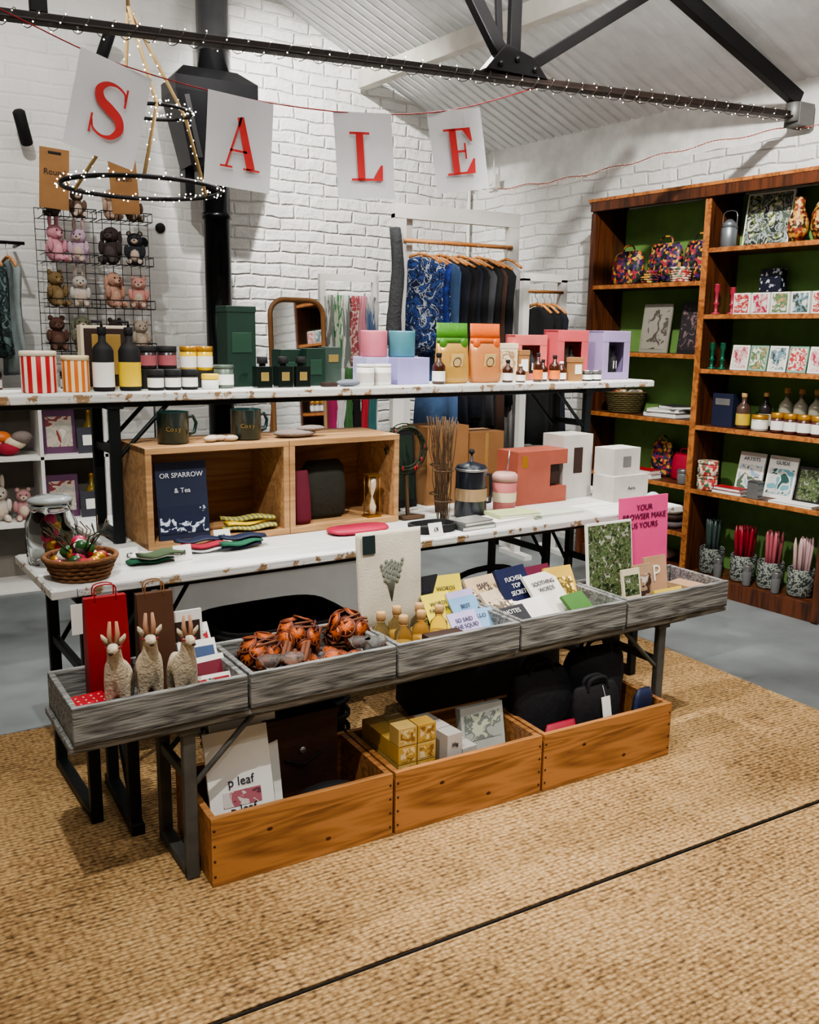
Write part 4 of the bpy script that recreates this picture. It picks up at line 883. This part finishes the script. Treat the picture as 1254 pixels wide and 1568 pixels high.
bottle('tagged_bottle',bk(1.27,.16,.991),.035,.21,mat('dark_bottle',(40,34,34),.2),paper,cork)
jar('jam_jar',bk(1.31,.06,.991),.045,.09,mat('jam_pale',(180,170,154),.3),gold,paper)
for s in (1.42,1.50,1.58,1.66): jar('jam_jar',bk(s,.06,.991),.036,.11,mat('jam_dark',(80,44,36),.25),gold,paper)
for s in (1.38,1.47,1.56): bottle('tagged_bottle',bk(s,.19,.991),.04,.24,mat('clear_bottle',(140,136,120),.1,coat=.5),paper,cork)
for z in (.611,.6975): jar('floral_tin',bk(.99,.06,z),.06,.085,flo2,flo2,None,.2)
bcard(1.20,.15,.61,.17,.24,paper,printm('blue_land',[(140,170,190),(210,206,196),(84,104,84)],18),'art_book',-.2,txt='ARTISTS',artr=(.85,.6,.4))
bcard(1.40,.15,.61,.18,.24,paper,printm('blue_land2',[(110,160,170),(200,200,196),(46,84,78)],18),'art_book',-.2,txt='GUIDE',artr=(.85,.6,.4))
bcard(1.58,.15,.61,.15,.20,mat('dark_frame'),treeart,'art_book',-.2)
b=B('book_stack',bk(1.16,.05,.611),RB);book(b,.2,.08,.02,mat('grey_book'));book(b,.18,.08,.018,red,TR(0,0,.021));b.done()
b=B('lantern',bk(1.33,.04,.611),RB);b.box((0,0,.05),(.07,.05,.09),gg_);b.box((0,0,.004),(.08,.06,.008),steel);b.box((0,0,.1),(.08,.06,.01),steel,taper=.5);b.ring((0,0,.12),.012,.002,steel,12);b.done(.002)
b=B('paper_stack',bk(1.57,.06,.611),RB);book(b,.26,.11,.012,paper);b.done()
patt=printm('pot_pattern',[(40,44,42),(130,134,126)],130,.7,cells=True)
for s,cc in ((1.02,(60,74,70)),(1.24,(140,24,42)),(1.42,(166,84,94)),(1.61,(190,156,156))):
    b=B('taper_candle_pot',bk(s,.12,.102),RB);b.lathe([(.066,0),(.071,.01),(.073,.15),(.069,.155),(.065,.15),(.063,.02),(.003,.015)],patt,seg=26);m=mat('taper%d'%cc[0],cc,.4)
    for k in range(15):
        a=random.uniform(0,2*pi);r1=random.uniform(.01,.055);b.tube([(r1*.6*math.cos(a),r1*.6*math.sin(a),.02),(r1*math.cos(a),r1*math.sin(a),.26+random.uniform(0,.05)),(r1*1.03*math.cos(a),r1*1.03*math.sin(a),.325)],[.011,.010,.003],m,8)
    b.done()
for s in (1.13,1.33,1.515): jar('glass_tealight',bk(s,.035,.102),.024,.12,gg_,steel)
# ------------------------------------------------------------------ CLOTHES RAILS
def garment(b,x,y,zt,w,L,t,m,seed=0,ang=0):
    old=b.X;b.X=b.X@Matrix.Translation((x,y,0))@Matrix.Rotation(ang,4,'Z')
    secs=[];n=28
    for q,ww,tt in ((0,.22,.5),(.02,.5,.8),(.05,.86,1),(.09,1.0,1.1),(.2,.95,1.2),(.35,.9,1.3),(.6,.95,1.6),(.8,1.0,1.8),(1,1.06,2.0)):
        secs.append([(t/2*tt*math.sin(a)*(1+.55*math.sin(5*a+seed+q*3))+.008*math.sin(q*6+seed)+t*.35*q*math.sin(7*math.cos(a)+seed),w/2*ww*math.cos(a),zt-q*L+.015*math.sin(3*a+seed)*q) for a in [2*pi*j/n for j in range(n)]])
    b.loft(secs,m)
    b.tube([(0,0,zt+.0),(0,0,zt+.05),(0,.02,zt+.07),(0,.012,zt+.095),(0,-.008,zt+.092)],.0025,steel,5)
    b.tube([(0,-w*.42,zt-.04),(0,-w*.2,zt+.005),(0,0,zt+.022),(0,w*.2,zt+.005),(0,w*.42,zt-.04)],.010,wood_light,6)
    b.X=old
b=B('clothes_rail_frame',(0,5.3,0))
wf=mat('rail_frame_paint',(210,208,203),.6,var=.1,vs=3)
for x in (2.95,3.84):
    b.box((x,0,1.12),(.085,.05,2.24),wf);b.box((x,0,.02),(.085,.3,.04),wf)
b.box((3.395,0,2.26),(.975,.055,.09),wf);b.box((3.395,0,.3),(.82,.04,.06),wf);b.box((3.03,.03,1.3),(.06,.03,1.9),wf)
b.tube([(2.97,-.03,2.08),(3.82,-.03,2.08)],.014,wood_light,8)
gm=[mat('garment_blue_print',(24,44,110),.85,var=.7,vs=30,bump=.3,bs=30),mat('garment_blue',(60,84,118),.85,bump=.3,bs=30),printm('garment_pattern',[(20,28,56),(44,70,130),(20,28,56),(160,170,186),(20,28,56)],26,.9),mat('garment_navy',(18,22,34),.9,bump=.3,bs=30),mat('garment_grey',(56,56,60),.9,bump=.3,bs=30),mat('garment_black',(12,12,14),.9,bump=.3,bs=30),mat('garment_brown',(56,34,24),.9),mat('garment_tan',(160,112,70),.9),mat('garment_silver',(130,126,124),.7,bump=.3,bs=20)]
seq=[2,0,2,1,3,5,3,5,4,5,6,5]
for i,g in enumerate(seq): garment(b,3.08+i*.050,-.05,1.98-.008*(i%3),.38,(.60 if i<3 else .92+.28*random.random()),.03,gm[g],i*1.7,.50+random.uniform(-.2,.2))
garment(b,3.76,-.05,1.98,.30,1.25,.06,gm[8],5,.35)
b.done()
b=B('grey_scarf',(2.85,5.16,0));fg=mat('fuzzy_grey',(72,74,76),.95,bump=.9,bs=60)
b.loft([[(x+.015*math.sin(k*.5),y,2.14-k*.09) for x,y in [((.035+.0022*k)*math.cos(a)*(1+.2*math.sin(3*a+k)),.03*math.sin(a)) for a in [2*pi*j/14 for j in range(14)]]] for k in range(9)],fg)
b.tube([(0,0,2.13),(.09,.11,2.14)],.01,fg,6);b.done()
b=B('towel_rack_frame',(0,5.45,0))
for x in (2.48,2.86): b.box((x,0,.93),(.04,.035,1.86),wf);b.box((x,0,.015),(.05,.3,.03),wf)
for z in (1.84,1.30,.3): b.box((2.67,0,z),(.34,.025,.04),wf)
b.tube([(2.49,-.03,1.72),(2.85,-.03,1.72)],.01,wf,8)
sc=[printm('scarf_green',[(60,110,70),(160,170,150),(60,110,70)],30,.9,(1,1,.15)),printm('scarf_grey',[(110,116,110),(186,186,180)],30,.9,(1,1,.15)),mat('scarf_pink',(186,126,136),.9),printm('scarf_mix',[(150,70,76),(190,170,160)],30,.9),printm('scarf_blue',[(76,96,126),(180,180,172)],30,.9,(1,1,.15))]
def drape(b,x,y,z0,L,w,m,i):
    secs=[]
    for q in range(12):
        z=z0-q*L/11;k=1+.12*math.sin(q*.7+i)
        secs.append([(x+w*k*math.cos(a)+.006*math.sin(q*.9+i*2),y+.016*math.sin(a)+.010*math.sin(9*math.cos(a)+q*.4+i*3),z) for a in [2*pi*j/20 for j in range(20)]])
    b.loft(secs,m)
for i in range(6): drape(b,2.52+i*.058,-.03,1.73,.45+.09*(i%3),.032,sc[[1,0,1,3,2,4][i]],i)
dm=[mat('drape_magenta',(150,32,84),.8),mat('drape_white',(186,184,184),.8),mat('drape_green',(56,96,52),.8),gm[5],mat('drape_red',(150,30,42),.8),mat('drape_teal',(40,86,86),.8)]
for i in range(6): drape(b,2.52+i*.058,-.07,1.27,.55,.032,dm[i],i+4)
b.done()
b=B('second_clothes_rail',(0,4.96,0))
for x in (3.71,4.02): b.box((x,0,.93),(.05,.045,1.86),wf);b.box((x,0,.015),(.06,.3,.03),wf)
b.box((3.865,0,1.87),(.36,.045,.05),wf);b.tube([(3.72,-.02,1.78),(4.01,-.02,1.78)],.010,wood_light,8)
for i in range(3): garment(b,3.80+i*.06,-.02,1.68,.26,.9,.04,gm[[5,5,3][i]],i,.4)
b.done()
b=B('arched_mirror',(2.27,5.25,0),.15,rx=-.05)
pts=[(-.19,.42),(-.19,1.60)]+[(-.09-.10*math.cos(a),1.60+.09*math.sin(a)) for a in [pi/2*k/5 for k in range(1,6)]]+[(.09+.10*math.sin(a),1.60+.09*math.cos(a)) for a in [pi/2*k/5 for k in range(0,6)]]+[(.19,.42)]
mo=mat('mirror_oak',(120,82,46),.5)
b.prism(pts,0,.02,mirror);b.tube([(x,.0,z) for x,z in pts],.016,mo,8,True)
for x in(-.15,.15): b.tube([(x,.02,1.3),(x,.30,.04)],.012,mo,6);b.tube([(x,.0,.44),(x,-.02,.02)],.014,mo,6)
b.done()
# ------------------------------------------------------------------ LEFT
b=B('cube_shelf_unit',(-.30,5.50,0));cw=.355
for i in range(5): b.box((i*cw,.17,.575),(.02,.34,1.15),white)
for z in (.01,.39,.77,1.14): b.box((2*cw,.17,z),(4*cw+.02,.34,.02),white)
b.box((2*cw,.335,.575),(4*cw,.008,1.14),mat('cube_back',(130,124,116),.7));b.done(.001)
def plush(loc,rot,s,c,ears,belly=(200,184,166)):
    m=mat('plush_%d_%d'%(c[0],c[1]),c,.95,bump=.6,bs=90,var=.1);m2=mat('plushb_%d_%d'%(belly[0],belly[2]),belly,.95,bump=.5,bs=90)
    b=B('plush_toy',loc,rot);b.X=Matrix.Scale(s,4)
    b.ell((0,0,.075),(.058,.05,.075),m);b.ell((0,-.022,.07),(.038,.034,.05),m2);b.ell((0,-.008,.175),(.052,.046,.048),m);b.ell((0,-.048,.163),(.024,.018,.018),m2)
    b.ell((0,-.066,.17),(.007,.005,.005),blackm,seg=8,rings=5)
    for sx in(-1,1):
        b.ell((sx*.02,-.048,.187),.0055,blackm,seg=8,rings=5)
        b.ell((sx*.055,-.025,.10),(.019,.02,.042),m);b.ell((sx*.035,-.055,.022),(.022,.042,.022),m);b.ell((sx*.035,-.097,.024),(.016,.004,.016),m2)
        if ears=='long': b.ell((sx*.028,0,.25),(.014,.009,.05),m);b.ell((sx*.028,-.006,.25),(.008,.006,.038),m2)
        elif ears=='flop': b.ell((sx*.056,-.006,.155),(.012,.018,.045),m)
        else: b.ell((sx*.038,0,.218),(.018,.01,.018),m);b.ell((sx*.038,-.006,.218),(.011,.007,.011),m2)
    return b.done()
cl=[(50,76,104),(170,150,122),(80,116,134),(130,50,50),(50,50,60),(160,160,150)]
cc_=[cl[4],(36,52,80),cl[2],(90,50,84)]
for i in range(4):
    for z in (.401,.781):
        X=-.30+(i+.5)*cw;k=i*2+(1 if z>.5 else 0)
        if k in (4,):
            plush((X-.05,5.66,z),.1,.9,(200,192,182),'long');plush((X+.08,5.64,z),-.1,.8,(176,130,130),'round')
        elif k in (5,):
            b=B('knitted_hat_pile',(X,5.64,z))
            for q in range(6): b.ell((-.09+q*.036,random.uniform(-.03,.03),.04+.03*(q%3)),(.06,.05,.038),[dm[0],mat('scarf_pink'),orange,mat('knit_red'),cream,mat('grey_knit')][q])
            b.done()
        else:
            card('framed_print',(X-.06,5.62,z),0,.18,.25,mat('cc%d'%(i%4),cc_[i%4],.6),-.12,.012,art=printm('cube_art%d'%i,[cl[i%6],(180,170,156),cl[(i+2)%6],(200,194,184)],14),artr=(.8,.7,.5))
            card('greeting_card',(X+.09,5.57,z),.1,.12,.15,mat('spine%d'%((i+1)%6),cl[(i+1)%6],.6),-.12,.008,art=paper,artr=(.5,.4,.5))
            bottle('drinks_bottle',(X+.12,5.70,z),.035,.24,mat('bottle_mix%d'%(i%2),[(40,60,50),(170,140,50)][i%2],.2,coat=.4),paper,gold)
b=basket('seagrass_basket',(-.30+.5*cw,5.66,.021),.14,.2,mat('seagrass'));b.done()
b=basket('seagrass_basket',(-.30+3.5*cw,5.66,.021),.14,.2,mat('seagrass'));b.done()
for X,c in ((.05,(160,50,42)),(.25,(170,150,104)),(.55,(110,64,54)),(.75,(180,170,150)),(.95,(80,98,80))): jar('candle_jar',(X,5.62,1.151),.045,.10,mat('tj%d'%c[0],c,.3),blackm,paper)
b=B('wire_toy_rack',(0,6.02,0))
x0,x1=.88,1.55
for k in range(13): b.tube([(x0+(x1-x0)*k/12,0.03,1.28),(x0+(x1-x0)*k/12,.03,2.20)],.0022,black,5)
for k in range(16): b.tube([(x0,.03,1.28+k*.0613),(x1,.03,1.28+k*.0613)],.0022,black,5)
for z in (1.36,1.62,1.88,2.14):
    for xa,xb in ((x0+.02,x0+.32),(x0+.35,x1-.02)):
        for zz in (0,.05): b.tube([(xa,.03,z+zz),(xa,-.16,z+zz),(xb,-.16,z+zz),(xb,.03,z+zz)],.003,black,5)
        for k in range(7): xx=xa+(xb-xa)*k/6;b.tube([(xx,.03,z),(xx,-.16,z),(xx,-.16,z+.05)],.002,black,4)
for sx in (x0,x1): b.tube([(sx,.03,1.28),(sx,.05,.0)],.006,black,6)
b.done()
tc_=[((70,62,60),'round'),((104,84,70),'round'),((176,150,132),'flop'),((110,90,78),'round'),((200,140,152),'long'),((186,160,176),'long'),((60,50,48),'flop'),((50,50,56),'round'),((120,98,64),'round'),((190,184,176),'long'),((176,136,116),'flop'),((196,140,130),'round'),((88,60,48),'round'),((110,110,90),'flop'),((54,40,36),'round'),((170,156,140),'round')]
k=0
for z in (2.144,1.884,1.624,1.364):
    for X in (.965,1.10,1.30,1.445):
        c,e=tc_[k];plush((X+random.uniform(-.012,.012),5.945,z),random.uniform(-.6,.6),(.98 if z<2 else .88)*random.uniform(.84,1.02),c,e,belly=(194,174,156) if k%2 else tuple(min(255,q+20) for q in c));k+=1
for X,t in ((.95,'Round'),(1.36,'Plush')):
    b=B('paper_sign',(X,5.78,2.155),0,ry=.06 if X<1 else -.05);b.box((0,0,.18),(.16,.008,.33),brownbox);b.text(t,.045,darkbrown,TR(0,-.007,.2));b.tube([(-.05,.01,.05),(0,.2,.2)],.003,black,5);b.box((0,-.006,.32),(.07,.006,.012),blackm);b.done()
b=B('wall_clothes_rail',(0,5.93,0))
b.tube([(-.4,0,1.98),(.80,0,1.98)],.010,black,8)
for x in(-.35,.78): b.tube([(x,0,1.98),(x,.30,1.98)],.010,black,8)
for i,c in enumerate(((60,80,110),(110,120,130),(134,144,144),(60,70,80),(90,118,114),(140,150,160),(96,70,70),(60,80,80),(124,134,134))):
    garment(b,.08+i*.078,-.0,1.88,.26,.45+.1*(i%3),.045,printm('lc%d'%i,[c,tuple(q//2 for q in c),tuple(min(255,q+40) for q in c)],26,.9) if i%2 else mat('lcc%d'%i,c,.9,var=.3,bump=.3),i,.3)
b.done()
for X,z,dx in ((.86,2.66,-.3),(1.36,3.18,.3)):
    yb=6.06+.05*(X+3.5)
    b=B('wall_spotlight',(X,yb-.14,z));b.lathe([(.03,-.1),(.036,-.09),(.036,.09),(.026,.1)],blackm,seg=16,M=TR(0,0,0,.5,dx));b.tube([(0,0,0),(0,.138,.02)],.009,blackm,6);b.done()
b=B('wall_sensor',(Xw(6.15)-.027,6.15,2.66),RB);b.box((0,0,0),(.10,.05,.10),paper);b.cyl((0,0,0),.03,.008,paper,16,M=TR(0,-.025,0,pi/2));b.tube([(.0,0,.05),(.0,0,.25)],.006,paper,6);b.done(.008)
b=B('wall_conduit',(4.20,6.40,0));b.tube([(0,0,.02),(0,0,2.9)],.012,paper,8)
for z in (.6,1.4,2.2,2.7): b.box((0,.012,z),(.05,.02,.025),paper)
b.done()
for X,z in ((1.58,2.06),(1.70,2.16)):
    b=B('wall_vent_plug',(X,6.06+.05*(X+3.5)-.0,z));b.cyl((0,0,0),.032,.02,blackm,16,M=TR(0,0,0,pi/2));b.done()
b=B('hanging_price_tag',md(.44,-.012,.74),AM);b.tube([(0,0,.03),(0,-.004,-.02)],.001,blackm,4);b.box((0,-.004,-.06),(.045,.002,.09),paper);b.done()
sc_=bpy.context.scene
sc_.view_settings.view_transform='AgX'
sc_.view_settings.exposure=.4
try: sc_.view_settings.look='AgX - Medium High Contrast'
except Exception: pass
